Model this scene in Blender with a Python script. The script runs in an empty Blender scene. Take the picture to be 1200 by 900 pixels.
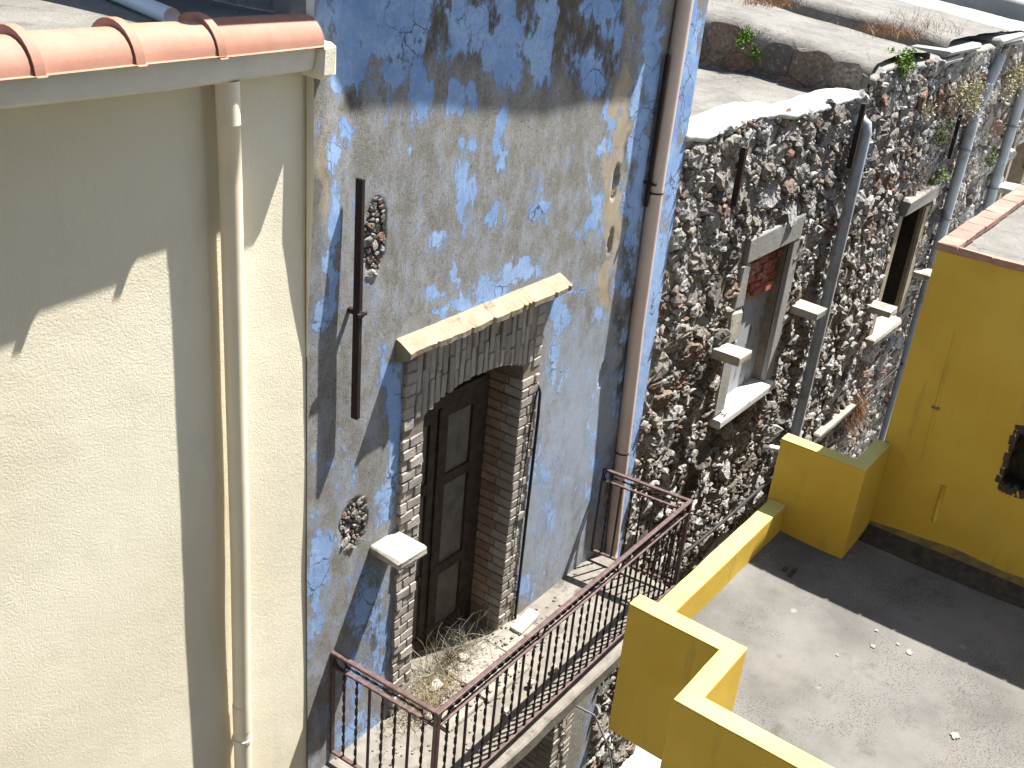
import bpy, math, random
import numpy as np
from mathutils import Matrix, Vector

# ------------------------------------------------------------------ camera, sky, sun
scene = bpy.context.scene
COL = scene.collection
rnd = random.Random(7)
rng = np.random.RandomState(7)

RC = ((0.6015696, -0.79418431, 0.08593772), (-0.30524758, -0.32795607, -0.89401831), (0.73819911, 0.51158196, -0.43971124))  # rows: right, down, forward
FPX = 1215.0
cam_d = bpy.data.cameras.new('camera')
cam = bpy.data.objects.new('camera', cam_d)
COL.objects.link(cam)
cam_d.sensor_width = 36.0
cam_d.lens = 36.0 * FPX / 1200.0
cam_d.clip_start = 0.05
cam_d.clip_end = 1000.0
r0, r1, r2 = (Vector(v).normalized() for v in RC)
cam.matrix_world = Matrix(((r0.x, -r1.x, -r2.x, 0), (r0.y, -r1.y, -r2.y, 0), (r0.z, -r1.z, -r2.z, 0), (0, 0, 0, 1)))
scene.camera = cam

SUN = Vector((-0.475, 0.19, -1.0))
world = bpy.data.worlds.new('World')
scene.world = world
world.use_nodes = True
wn = world.node_tree
wn.nodes.clear()
sky = wn.nodes.new('ShaderNodeTexSky')
sky.sky_type = 'NISHITA'
sky.sun_disc = False
sky.sun_elevation = math.atan2(-SUN.z, math.hypot(SUN.x, SUN.y))
sky.sun_rotation = math.atan2(-SUN.x, -SUN.y)
bgn = wn.nodes.new('ShaderNodeBackground')
bgn.inputs[1].default_value = 0.074
wo = wn.nodes.new('ShaderNodeOutputWorld')
wn.links.new(sky.outputs[0], bgn.inputs[0])
wn.links.new(bgn.outputs[0], wo.inputs[0])
sun_d = bpy.data.lights.new('sun', 'SUN')
sun_d.energy = 5.0
sun_d.angle = math.radians(0.5)
sun_d.color = (1.0, 0.97, 0.93)
sun_o = bpy.data.objects.new('sun', sun_d)
COL.objects.link(sun_o)
sun_o.rotation_euler = SUN.to_track_quat('-Z', 'Y').to_euler()
sun_o.location = (6, -4, 12)
scene.view_settings.view_transform = 'Standard'
scene.view_settings.look = 'None'
scene.view_settings.exposure = 1.68
scene.view_settings.gamma = 1.0

D = 3.6            # distance of the street fronts
GROUND = -8.8


def at(u, v, y=D):
    """photo pixel -> (x, z) on the vertical plane of the street fronts"""
    a, b = (u - 600) / FPX, (v - 450) / FPX
    d = r0 * a + r1 * b + r2
    t = y / d.y
    return d.x * t, d.z * t


# ------------------------------------------------------------------ objects
WLOC = {}


def tag(o, label=None, cat=None, group=None, kind=None):
    if label: o['label'] = label
    if cat: o['category'] = cat
    if group: o['group'] = group
    if kind: o['kind'] = kind
    return o


def thing(name, loc, label, cat, group=None):
    o = bpy.data.objects.new(name, None)
    COL.objects.link(o)
    o.location = loc
    o.empty_display_size = 0.1
    WLOC[o.name] = Vector(loc)
    return tag(o, label, cat, group)


def link(name, me, loc, parent=None):
    o = bpy.data.objects.new(name, me)
    COL.objects.link(o)
    loc = Vector(loc)
    WLOC[o.name] = loc
    if parent is not None:
        o.parent = parent
        o.location = loc - WLOC[parent.name]
    else:
        o.location = loc
    return o


def mesh(name, V, F, mat, parent=None, smooth=False, attr=None, colattr=None):
    """V in world coordinates, origin put at the middle of the base"""
    V = np.asarray(V, dtype=float)
    lo, hi = V.min(0), V.max(0)
    c = np.array([(lo[0] + hi[0]) / 2, (lo[1] + hi[1]) / 2, lo[2]])
    me = bpy.data.meshes.new(name)
    me.from_pydata((V - c).tolist(), [], [tuple(map(int, f)) for f in F])
    if attr is not None:
        for k, a in attr.items():
            at_ = me.attributes.new(k, 'FLOAT', 'POINT')
            at_.data.foreach_set('value', np.asarray(a, dtype=np.float32))
    if colattr is not None:
        for k, a in colattr.items():
            at_ = me.attributes.new(k, 'FLOAT_COLOR', 'POINT')
            at_.data.foreach_set('color', np.asarray(a, dtype=np.float32).ravel())
    if smooth:
        me.polygons.foreach_set('use_smooth', [True] * len(me.polygons))
    me.materials.append(mat)
    me.update()
    return link(name, me, c, parent)


class MB:
    """collects pieces of one mesh"""
    def __init__(s): s.V = []; s.F = []

    def add(s, V, F):
        n = len(s.V)
        s.V += [tuple(v) for v in V]
        s.F += [tuple(i + n for i in f) for f in F]
        return s

    def box(s, x0, x1, y0, y1, z0, z1, bev=0.0, jit=0.0):
        if bev <= 0:
            V = [(x, y, z) for z in (z0, z1) for y in (y0, y1) for x in (x0, x1)]
            if jit: V = [tuple(c + rnd.uniform(-jit, jit) for c in v) for v in V]
            s.add(V, [(0, 2, 3, 1), (4, 5, 7, 6), (0, 1, 5, 4), (2, 6, 7, 3), (0, 4, 6, 2), (1, 3, 7, 5)])
            return s
        b = bev
        V = []
        for (X, Y, Z) in [(x, y, z) for z in (0, 1) for y in (0, 1) for x in (0, 1)]:
            cx, cy, cz = (x0, x1)[X], (y0, y1)[Y], (z0, z1)[Z]
            ix, iy, iz = cx + b * (1 - 2 * X), cy + b * (1 - 2 * Y), cz + b * (1 - 2 * Z)
            tri = [(cx, iy, iz), (ix, cy, iz), (ix, iy, cz)]
            if jit: tri = [tuple(c + rnd.uniform(-jit, jit) for c in v) for v in tri]
            V += tri
        i = lambda X, Y, Z, k: (Z * 4 + Y * 2 + X) * 3 + k
        F = [(i(0,0,0,0), i(0,0,1,0), i(0,1,1,0), i(0,1,0,0)), (i(1,0,0,0), i(1,1,0,0), i(1,1,1,0), i(1,0,1,0)),
             (i(0,0,0,1), i(1,0,0,1), i(1,0,1,1), i(0,0,1,1)), (i(0,1,0,1), i(0,1,1,1), i(1,1,1,1), i(1,1,0,1)),
             (i(0,0,0,2), i(0,1,0,2), i(1,1,0,2), i(1,0,0,2)), (i(0,0,1,2), i(1,0,1,2), i(1,1,1,2), i(0,1,1,2))]
        for Y in (0, 1):
            for Z in (0, 1):
                F.append((i(0,Y,Z,1), i(1,Y,Z,1), i(1,Y,Z,2), i(0,Y,Z,2)))
        for X in (0, 1):
            for Z in (0, 1):
                F.append((i(X,0,Z,0), i(X,1,Z,0), i(X,1,Z,2), i(X,0,Z,2)))
            for Y in (0, 1):
                F.append((i(X,Y,0,0), i(X,Y,1,0), i(X,Y,1,1), i(X,Y,0,1)))
        for X in (0, 1):
            for Y in (0, 1):
                for Z in (0, 1):
                    F.append((i(X,Y,Z,0), i(X,Y,Z,1), i(X,Y,Z,2)))
        s.add(V, F)
        return s

    def prism(s, poly, axis, a, b):
        """poly: 2D outline; extruded along axis from a to b"""
        n = len(poly)
        def P(p, t):
            return {0: (t, p[0], p[1]), 1: (p[0], t, p[1]), 2: (p[0], p[1], t)}[axis]
        V = [P(p, a) for p in poly] + [P(p, b) for p in poly]
        F = [tuple(range(n))[::-1], tuple(range(n, 2 * n))] + [(i, (i + 1) % n, n + (i + 1) % n, n + i) for i in range(n)]
        s.add(V, F)
        return s

    def tube(s, pts, r, n=10, caps=True, rs=None, wall=None):
        pts = [Vector(p) for p in pts]
        V = []
        up = Vector((0, 0, 1)) if abs((pts[-1] - pts[0]).normalized().z) < 0.8 else Vector((0.9, 0.3, 0.05))
        for k, p in enumerate(pts):
            d = (pts[min(k + 1, len(pts) - 1)] - pts[max(k - 1, 0)]).normalized()
            a = d.cross(up)
            if a.length < 1e-3: a = d.cross(Vector((1, 0, 0)))
            a.normalize()
            b = d.cross(a).normalized()
            rr = rs[k] if rs else r
            for j in range(n):
                t = 2 * math.pi * j / n
                V.append(tuple(p + a * math.cos(t) * rr + b * math.sin(t) * rr))
        F = []
        for k in range(len(pts) - 1):
            for j in range(n):
                F.append((k * n + j, k * n + (j + 1) % n, (k + 1) * n + (j + 1) % n, (k + 1) * n + j))
        if caps:
            F.append(tuple(range(n)))
            F.append(tuple(range((len(pts) - 1) * n, len(pts) * n))[::-1])
        s.add(V, F)
        return s

    def build(s, name, mat, parent=None, smooth=False):
        return mesh(name, s.V, s.F, mat, parent, smooth)


def fix_normals(o):
    import bmesh
    bm = bmesh.new()
    bm.from_mesh(o.data)
    bmesh.ops.recalc_face_normals(bm, faces=bm.faces)
    bm.to_mesh(o.data)
    bm.free()
    return o


def vnoise(P, seed=0, freq=1.0):
    """cheap smooth value noise for arrays (n,3)"""
    P = np.asarray(P, dtype=float) * freq + 137.2 + seed * 17.3
    I = np.floor(P).astype(np.int64)
    f = P - I
    f = f * f * (3 - 2 * f)
    out = 0
    for dx in (0, 1):
        for dy in (0, 1):
            for dz in (0, 1):
                h = (I[:, 0] + dx) * 73856093 ^ (I[:, 1] + dy) * 19349663 ^ (I[:, 2] + dz) * 83492791 ^ (seed * 2654435)
                h = (h ^ (h >> 13)) * 1274126177 & 0x7fffffff
                h = (h ^ (h >> 16)) & 0xffff
                w = (f[:, 0] if dx else 1 - f[:, 0]) * (f[:, 1] if dy else 1 - f[:, 1]) * (f[:, 2] if dz else 1 - f[:, 2])
                out = out + w * (h / 32767.5 - 1)
    return out


def fbm(P, seed=0, freq=1.0, octs=3):
    s, a = 0, 1.0
    for k in range(octs):
        s = s + a * vnoise(P, seed + k, freq * 2 ** k)
        a *= 0.5
    return s


# ------------------------------------------------------------------ materials
class N:
    def __init__(s, name, rough=0.85, spec=0.3):
        s.m = bpy.data.materials.new(name)
        s.m.use_nodes = True
        s.t = s.m.node_tree
        s.t.nodes.clear()
        s.out = s.t.nodes.new('ShaderNodeOutputMaterial')
        s.b = s.t.nodes.new('ShaderNodeBsdfPrincipled')
        s.b.inputs['Roughness'].default_value = rough
        s.b.inputs['Specular IOR Level'].default_value = spec
        s.t.links.new(s.b.outputs[0], s.out.inputs[0])
        s.co = s.t.nodes.new('ShaderNodeNewGeometry').outputs['Position']

    def put(s, sock, v):
        if isinstance(v, bpy.types.NodeSocket): s.t.links.new(v, sock)
        elif isinstance(v, tuple) and len(v) == 3 and sock.type == 'RGBA': sock.default_value = (*v, 1)
        else: sock.default_value = v

    def scale(s, sx, sy, sz, src=None):
        n = s.t.nodes.new('ShaderNodeVectorMath'); n.operation = 'MULTIPLY'
        s.put(n.inputs[0], src or s.co); n.inputs[1].default_value = (sx, sy, sz)
        return n.outputs[0]

    def noise(s, sc, det=4, ro=0.6, src=None, dist=0.0, col=False):
        n = s.t.nodes.new('ShaderNodeTexNoise')
        s.put(n.inputs['Vector'], src or s.co)
        n.inputs['Scale'].default_value = sc; n.inputs['Detail'].default_value = det
        n.inputs['Roughness'].default_value = ro; n.inputs['Distortion'].default_value = dist
        return n.outputs['Color' if col else 'Fac']

    def vor(s, sc, feat='F1', src=None, out='Distance', rnd_=1.0):
        n = s.t.nodes.new('ShaderNodeTexVoronoi'); n.feature = feat
        s.put(n.inputs['Vector'], src or s.co); n.inputs['Scale'].default_value = sc
        n.inputs['Randomness'].default_value = rnd_
        return n.outputs[out]

    def ramp(s, v, a, b, lo=0.0, hi=1.0, smooth=True):
        n = s.t.nodes.new('ShaderNodeMapRange'); n.clamp = True
        if smooth: n.interpolation_type = 'SMOOTHSTEP'
        s.put(n.inputs[0], v)
        for i, q in ((1, a), (2, b), (3, lo), (4, hi)): s.put(n.inputs[i], q)
        return n.outputs[0]

    def mth(s, op, a, b=None, c=None):
        n = s.t.nodes.new('ShaderNodeMath'); n.operation = op
        s.put(n.inputs[0], a)
        if b is not None: s.put(n.inputs[1], b)
        if c is not None: s.put(n.inputs[2], c)
        return n.outputs[0]

    def mix(s, f, a, b, mode='MIX'):
        n = s.t.nodes.new('ShaderNodeMix'); n.data_type = 'RGBA'; n.blend_type = mode
        s.put(n.inputs[0], f); s.put(n.inputs[6], a); s.put(n.inputs[7], b)
        return n.outputs[2]

    def attr(s, name, out='Fac'):
        n = s.t.nodes.new('ShaderNodeAttribute'); n.attribute_name = name
        return n.outputs[out]

    def sep(s, c):
        n = s.t.nodes.new('ShaderNodeSeparateColor'); s.put(n.inputs[0], c)
        return n.outputs

    def orand(s):
        return s.t.nodes.new('ShaderNodeObjectInfo').outputs['Random']

    def bump(s, h, strength=0.5, dist=0.01, normal=None):
        n = s.t.nodes.new('ShaderNodeBump')
        n.inputs['Strength'].default_value = strength; n.inputs['Distance'].default_value = dist
        s.put(n.inputs['Height'], h)
        if normal is not None: s.put(n.inputs['Normal'], normal)
        return n.outputs[0]

    def done(s, col, normal=None, rough=None, metal=None):
        s.put(s.b.inputs['Base Color'], col)
        if normal is not None: s.put(s.b.inputs['Normal'], normal)
        if rough is not None: s.put(s.b.inputs['Roughness'], rough)
        if metal is not None: s.put(s.b.inputs['Metallic'], metal)
        return s.m


def plaster(name, c1, c2, grain=70, strength=0.35, dist=0.006, stain=None, var=0.5):
    n = N(name)
    big = n.noise(1.3, 4, 0.6)
    col = n.mix(n.ramp(big, 0.35, 0.7), c1, c2)
    fine = n.noise(grain, 3, 0.6)
    col = n.mix(n.mth('MULTIPLY', n.ramp(fine, 0.3, 0.7), 0.18), col, tuple(v * 0.6 for v in c1))
    if stain:
        st = n.noise(2.2, 6, 0.65, n.scale(1, 1, 0.35))
        col = n.mix(n.ramp(st, 0.56, 0.75, 0, var), col, stain)
    h = n.mth('ADD', n.noise(grain, 4, 0.7), n.mth('MULTIPLY', n.noise(grain * 0.2, 2), 1.2))
    return n.done(col, n.bump(h, strength, dist))


def simple(name, c1, c2, sc=12, rough=0.85, b=0.3, dist=0.004, spots=None, spec=0.3, metal=None, orand=False):
    n = N(name, rough, spec)
    f = n.noise(sc, 5, 0.65)
    col = n.mix(n.ramp(f, 0.3, 0.7), c1, c2)
    if orand:
        r = n.orand()
        col = n.mix(n.ramp(r, 0, 1, 0.0, 0.55, False), col, tuple(v * 0.45 for v in c1))
    if spots:
        col = n.mix(n.ramp(n.noise(sc * 0.6, 5, 0.7, n.scale(1.0, 1.1, 0.9)), 0.55, 0.68), col, spots)
    return n.done(col, n.bump(n.noise(sc * 4, 4, 0.7), b, dist), None, metal)


M = {}
# cream render: rough trowelled surface
n = N('cream_render', 0.9, 0.2)
cb = n.mix(n.ramp(n.noise(0.9, 3), 0.35, 0.7), (0.74, 0.675, 0.51), (0.80, 0.745, 0.585))
cb = n.mix(n.ramp(n.noise(2.2, 6, 0.7, n.scale(1.6, 1, 0.22)), 0.56, 0.76, 0, 0.45), cb, (0.62, 0.56, 0.43))
cb = n.mix(n.ramp(n.noise(3.0, 5, 0.65), 0.55, 0.75, 0, 0.25), cb, (0.62, 0.575, 0.46))
cb = n.mix(n.ramp(n.noise(200, 2, 0.6), 0.74, 0.80, 0, 0.5), cb, (0.30, 0.27, 0.2))
cb = n.mix(n.ramp(n.noise(6, 6, 0.7, n.scale(1, 1, 0.3)), 0.6, 0.8, 0, 0.25), cb, (0.5, 0.45, 0.36))
g1 = n.noise(95, 4, 0.75)
hh = n.mth('ADD', n.mth('MULTIPLY', g1, 0.8), n.mth('MULTIPLY', n.noise(7, 2, 0.5), 0.7))
M['cream'] = n.done(cb, n.bump(hh, 0.55, 0.007))
M['fascia'] = simple('cream_fascia', (0.66, 0.63, 0.53), (0.74, 0.71, 0.60), 5, 0.85, 0.3, 0.003)
M['cream_pipe'] = simple('cream_painted_pipe', (0.76, 0.66, 0.47), (0.80, 0.71, 0.53), 3, 0.5, 0.05, 0.001, spec=0.4)
# terracotta
n = N('terracotta', 0.7)
tc = n.mix(n.ramp(n.noise(5, 5, 0.7), 0.3, 0.72), (0.29, 0.13, 0.085), (0.35, 0.18, 0.125))
tc = n.mix(n.ramp(n.orand(), 0, 1, 0, 0.35, False), tc, (0.38, 0.21, 0.14))
tc = n.mix(n.ramp(n.noise(30, 5, 0.7), 0.62, 0.75, 0, 0.5), tc, (0.15, 0.085, 0.06))
M['tile'] = n.done(tc, n.bump(n.noise(60, 4, 0.7), 0.25, 0.003))
# cement
M['cement'] = plaster('grey_cement', (0.18, 0.168, 0.145), (0.25, 0.235, 0.205), 60, 0.6, 0.01, (0.14, 0.13, 0.115), 0.8)
M['cement_light'] = plaster('pale_cement', (0.24, 0.232, 0.21), (0.32, 0.31, 0.285), 50, 0.5, 0.008, (0.14, 0.13, 0.11), 0.6)
n = N('old_roof_cement', 0.95)
cc = n.mix(n.ramp(n.noise(2.2, 6, 0.7), 0.3, 0.7), (0.125, 0.117, 0.10), (0.195, 0.183, 0.16))
cc = n.mix(n.ramp(n.noise(60, 3, 0.8), 0.52, 0.7, 0, 0.6), cc, (0.06, 0.055, 0.045))
cc = n.mix(n.ramp(n.noise(5, 6, 0.75), 0.58, 0.72, 0, 0.6), cc, (0.085, 0.075, 0.055))
crk = n.vor(1.7, 'DISTANCE_TO_EDGE', n.mix(0.12, n.co, n.noise(6, 4, 0.6, col=True)))
cc = n.mix(n.ramp(crk, 0.0, 0.012, 0.6, 0.0), cc, (0.05, 0.045, 0.04))
M['roof_cement'] = n.done(cc, n.bump(n.mth('ADD', n.noise(80, 4, 0.8), n.mth('MULTIPLY', n.noise(10, 4), 3)), 0.6, 0.012))
M['whitewash'] = plaster('whitewashed_mortar', (0.46, 0.455, 0.43), (0.56, 0.55, 0.53), 40, 0.6, 0.012, (0.27, 0.255, 0.23), 0.5)
# blue wall (attribute 'paint': r blue, g dark stains and painted shade, b tan render, a whitish haze)
n = N('peeling_blue_limewash', 0.93, 0.15)
R, G, B = n.sep(n.attr('paint', 'Color'))[0:3]
HZ = n.attr('haze')
co = n.co
w1 = n.noise(7, 8, 0.72, n.scale(1, 1, 0.6))
w2 = n.noise(38, 6, 0.75)
w3 = n.noise(3.0, 5, 0.6, n.scale(1.6, 1, 0.35))
grey = n.mix(n.ramp(w1, 0.35, 0.68), (0.20, 0.188, 0.165), (0.285, 0.275, 0.258))
grey = n.mix(n.ramp(w2, 0.45, 0.75, 0, 0.55), grey, (0.12, 0.105, 0.08))
grey = n.mix(n.ramp(n.noise(85, 4, 0.8), 0.5, 0.66, 0, 0.55), grey, (0.38, 0.365, 0.33))
grey = n.mix(n.ramp(n.noise(60, 4, 0.8, n.scale(1, 1, 0.7)), 0.53, 0.68, 0, 0.75), grey, (0.085, 0.078, 0.062))
grey = n.mix(n.ramp(n.noise(2.6, 6, 0.7, n.scale(1.4, 1, 0.5)), 0.5, 0.7, 0, 0.5), grey, (0.16, 0.145, 0.115))
hzc = n.mth('ADD', HZ, n.mth('MULTIPLY', n.mth('SUBTRACT', w1, 0.5), 1.6))
grey = n.mix(n.ramp(hzc, 0.25, 1.0, 0, 0.75), grey, (0.30, 0.355, 0.44))
tan = n.mix(n.ramp(w1, 0.3, 0.7), (0.30, 0.24, 0.16), (0.40, 0.34, 0.25))
bm_ = n.mth('ADD', B, n.mth('MULTIPLY', n.mth('SUBTRACT', w1, 0.5), 0.8))
grey = n.mix(n.ramp(bm_, 0.45, 0.6), grey, tan)
sm = n.mth('ADD', G, n.mth('MULTIPLY', n.mth('SUBTRACT', w3, 0.5), 0.9))
grey = n.mix(n.ramp(sm, 0.3, 0.72, 0, 0.85), grey, n.mix(n.ramp(w1, 0.4, 0.65), (0.055, 0.048, 0.042), (0.115, 0.09, 0.062)))
blue = n.mix(n.ramp(n.noise(4, 5, 0.65), 0.33, 0.7), (0.155, 0.27, 0.49), (0.285, 0.41, 0.61))
blue = n.mix(n.ramp(n.noise(1.6, 4, 0.6), 0.52, 0.68, 0, 0.6), blue, (0.115, 0.22, 0.47))
blue = n.mix(n.ramp(w2, 0.5, 0.75, 0, 0.4), blue, (0.38, 0.50, 0.72))
fade = n.mth('MULTIPLY', HZ, 0.55)
blue = n.mix(fade, blue, (0.36, 0.49, 0.74))
ck = n.vor(6.5, 'DISTANCE_TO_EDGE', n.mix(0.10, co, n.noise(9, 4, 0.6, col=True)))
ckm = n.mth('MULTIPLY', n.ramp(ck, 0.0, 0.035, 1.0, 0.0), n.ramp(n.noise(2.4, 3), 0.5, 0.62))
blue = n.mix(ckm, blue, (0.05, 0.06, 0.09))
w4 = n.noise(13, 12, 0.82, n.scale(1.15, 1, 0.5))
chip = n.ramp(n.noise(4.2, 9, 0.78, n.scale(1.3, 1, 0.5)), 0.46, 0.64, 0, 0.50)
R = n.mth('MAXIMUM', R, n.mth('MULTIPLY', chip, n.mth('ADD', 0.55, n.mth('MULTIPLY', HZ, 0.6))))
mm = n.mth('ADD', R, n.mth('ADD', n.mth('MULTIPLY', n.mth('SUBTRACT', w4, 0.5), 2.9), n.mth('MULTIPLY', n.mth('SUBTRACT', w1, 0.5), 0.9)))
edge = n.mth('MULTIPLY', n.ramp(mm, 0.40, 0.49), n.ramp(mm, 0.49, 0.56, 1, 0))
bluem = n.ramp(mm, 0.485, 0.545)
col = n.mix(n.ramp(mm, 0.22, 0.5, 0, 0.45), grey, (0.24, 0.31, 0.43))
col = n.mix(n.mth('MULTIPLY', bluem, n.ramp(n.noise(34, 6, 0.8), 0.34, 0.52, 0.45, 1.0)), col, blue)
col = n.mix(n.mth('MULTIPLY', edge, n.ramp(w3, 0.4, 0.65, 0.1, 0.7)), col, (0.07, 0.065, 0.06))
hgt = n.mth('ADD', n.mth('MULTIPLY', bluem, 0.5), n.mth('ADD', n.mth('MULTIPLY', n.noise(120, 4, 0.8), n.ramp(bluem, 0, 1, 0.9, 0.25)), n.mth('MULTIPLY', w1, 1.2)))
col = n.mix(n.ramp(n.noise(110, 3, 0.8), 0.58, 0.7, 0, 0.35), col, (0.10, 0.10, 0.10))
M['blue'] = n.done(col, n.bump(hgt, 0.75, 0.009))


def stone_mat(name, dark=1.0):
    n = N(name, 0.93, 0.15)
    T = n.attr('tint')
    c = n.t.nodes.new('ShaderNodeValToRGB')
    el = c.color_ramp.elements
    el[0].position = 0.0; el[0].color = (0.07, 0.062, 0.055, 1)
    el[1].position = 1.0; el[1].color = (0.39, 0.375, 0.35, 1)
    for p, q in ((0.18, (0.14, 0.128, 0.112)), (0.32, (0.21, 0.155, 0.115)), (0.38, (0.23, 0.115, 0.08)), (0.44, (0.22, 0.19, 0.155)), (0.62, (0.285, 0.255, 0.215)), (0.8, (0.35, 0.34, 0.32))):
        e = el.new(p); e.color = (*q, 1)
    n.put(c.inputs[0], T)
    col = c.outputs[0]
    geo = n.t.nodes.new('ShaderNodeNewGeometry').outputs['Position']
    k = n.noise(26, 6, 0.7, geo)
    col = n.mix(n.ramp(k, 0.42, 0.62, 0, 0.8), col, (0.085, 0.078, 0.07))
    col = n.mix(n.ramp(n.noise(17, 5, 0.7, geo), 0.55, 0.7, 0, 0.5), col, (0.46, 0.45, 0.43))
    return n.done(col, n.bump(n.mth('ADD', n.noise(70, 5, 0.8, geo), n.mth('MULTIPLY', k, 1.5)), 0.8, 0.014))


M['stone'] = stone_mat('weathered_rubble')
n = N('lime_mortar', 0.98, 0.1)
mc = n.mix(n.ramp(n.noise(8, 6, 0.75), 0.3, 0.7), (0.17, 0.14, 0.105), (0.29, 0.25, 0.20))
M['mortar'] = n.done(mc, n.bump(n.noise(50, 5, 0.8), 0.9, 0.02))
M['side_stone'] = plaster('mortared_side_wall', (0.17, 0.157, 0.14), (0.27, 0.255, 0.23), 22, 0.9, 0.03, (0.09, 0.08, 0.07), 0.8)
M['brick'] = simple('grey_weathered_brick', (0.29, 0.255, 0.215), (0.37, 0.335, 0.29), 14, 0.92, 0.6, 0.005, spots=(0.20, 0.172, 0.145), orand=True)
M['brown_brick'] = simple('brown_reveal_brick', (0.26, 0.185, 0.135), (0.34, 0.26, 0.20), 14, 0.92, 0.6, 0.005, spots=(0.18, 0.13, 0.10), orand=True)
M['brick_mortar'] = simple('brick_mortar', (0.16, 0.135, 0.11), (0.22, 0.19, 0.15), 30, 0.95, 0.5)
M['red_brick'] = simple('red_brick', (0.33, 0.09, 0.055), (0.42, 0.16, 0.10), 14, 0.92, 0.6, 0.006, spots=(0.42, 0.34, 0.27), orand=True)
M['pink_brick'] = simple('pink_coping_brick', (0.30, 0.165, 0.12), (0.35, 0.215, 0.165), 12, 0.9, 0.6, 0.005, orand=True, spots=(0.22, 0.15, 0.12))
M['cornice'] = simple('cornice_mortar', (0.22, 0.175, 0.115), (0.29, 0.245, 0.17), 9, 0.93, 0.8, 0.01, spots=(0.12, 0.10, 0.07))
M['slabstone'] = simple('pale_limestone', (0.27, 0.245, 0.20), (0.34, 0.315, 0.265), 7, 0.9, 0.7, 0.006, spots=(0.17, 0.15, 0.12))
M['paving'] = simple('worn_paving_slab', (0.18, 0.163, 0.135), (0.25, 0.23, 0.19), 9, 0.92, 0.8, 0.007, spots=(0.10, 0.09, 0.07))
M['marble'] = simple('white_marble_sill', (0.42, 0.41, 0.39), (0.50, 0.49, 0.47), 6, 0.7, 0.3, 0.003, spots=(0.30, 0.28, 0.25))
M['balcony_floor'] = simple('balcony_paving', (0.13, 0.118, 0.098), (0.19, 0.173, 0.145), 8, 0.93, 0.7, 0.006, spots=(0.085, 0.075, 0.06))
M['lichen_stone'] = simple('lichened_stone', (0.30, 0.27, 0.22), (0.35, 0.325, 0.27), 10, 0.93, 0.7, 0.006, spots=(0.22, 0.16, 0.05))
# iron
n = N('rusty_railing_paint', 0.6, 0.4)
ic = n.mix(n.ramp(n.noise(25, 5, 0.7), 0.4, 0.65), (0.06, 0.03, 0.026), (0.10, 0.062, 0.057))
M['rail'] = n.done(ic, n.bump(n.noise(120, 3, 0.7), 0.3, 0.002))
M['iron'] = simple('dark_rusty_iron', (0.013, 0.009, 0.008), (0.030, 0.016, 0.012), 30, 0.7, 0.4, 0.002)
M['wood'] = simple('dark_old_wood', (0.032, 0.024, 0.018), (0.065, 0.048, 0.034), 12, 0.85, 0.6, 0.004)
M['wood_grey'] = simple('greyed_shutter_board', (0.105, 0.09, 0.07), (0.165, 0.145, 0.118), 9, 0.85, 0.5, 0.003)
M['plank'] = simple('bleached_plank', (0.22, 0.19, 0.15), (0.32, 0.28, 0.23), 14, 0.9, 0.6, 0.004)
M['pink_pipe'] = simple('pinkish_plastic_pipe', (0.52, 0.405, 0.345), (0.57, 0.455, 0.39), 3, 0.5, 0.05, 0.001, spec=0.45)
M['grey_pipe'] = simple('grey_metal_pipe', (0.27, 0.30, 0.33), (0.34, 0.37, 0.40), 6, 0.55, 0.15, 0.001, spots=(0.22, 0.21, 0.19), spec=0.4)
M['white_pipe'] = simple('bluish_white_pipe', (0.52, 0.57, 0.62), (0.58, 0.62, 0.66), 4, 0.5, 0.1, 0.001)
M['cable'] = simple('black_cable', (0.012, 0.012, 0.012), (0.025, 0.022, 0.02), 10, 0.6, 0.1, 0.001)
M['grey_cable'] = simple('grey_cable', (0.12, 0.13, 0.14), (0.2, 0.21, 0.22), 10, 0.6, 0.2, 0.001)
# yellow paint
n = N('yellow_masonry_paint', 0.75, 0.3)
yc = n.mix(n.ramp(n.noise(1.6, 5, 0.6), 0.3, 0.7), (0.45, 0.295, 0.032), (0.505, 0.345, 0.048))
yc = n.mix(n.ramp(n.noise(0.8, 5, 0.65, n.scale(1, 1, 0.5)), 0.5, 0.75, 0, 0.5), yc, (0.42, 0.335, 0.085))
yc = n.mix(n.ramp(n.noise(5, 6, 0.7, n.scale(1.5, 1.5, 0.22)), 0.55, 0.75, 0, 0.5), yc, (0.22, 0.165, 0.045))
M['yellow'] = n.done(yc, n.bump(n.mth('ADD', n.noise(90, 4, 0.7), n.mth('MULTIPLY', n.noise(7, 3), 1.5)), 0.3, 0.005))
n = N('yellow_coping_paint', 0.8, 0.3)
yc = n.mix(n.ramp(n.noise(3, 5, 0.6), 0.3, 0.7), (0.44, 0.37, 0.10), (0.50, 0.44, 0.15))
yc = n.mix(n.ramp(n.noise(28, 6, 0.8), 0.66, 0.74, 0, 0.7), yc, (0.35, 0.28, 0.12))
M['yellow_top'] = n.done(yc, n.bump(n.noise(60, 4, 0.7), 0.3, 0.004))
n = N('grimy_wall_foot', 0.9, 0.2)
yc = n.mix(n.ramp(n.noise(9, 6, 0.75), 0.35, 0.65), (0.24, 0.18, 0.055), (0.13, 0.108, 0.06))
M['grime'] = n.done(yc, n.bump(n.noise(40, 4, 0.7), 0.5, 0.006))
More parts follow.
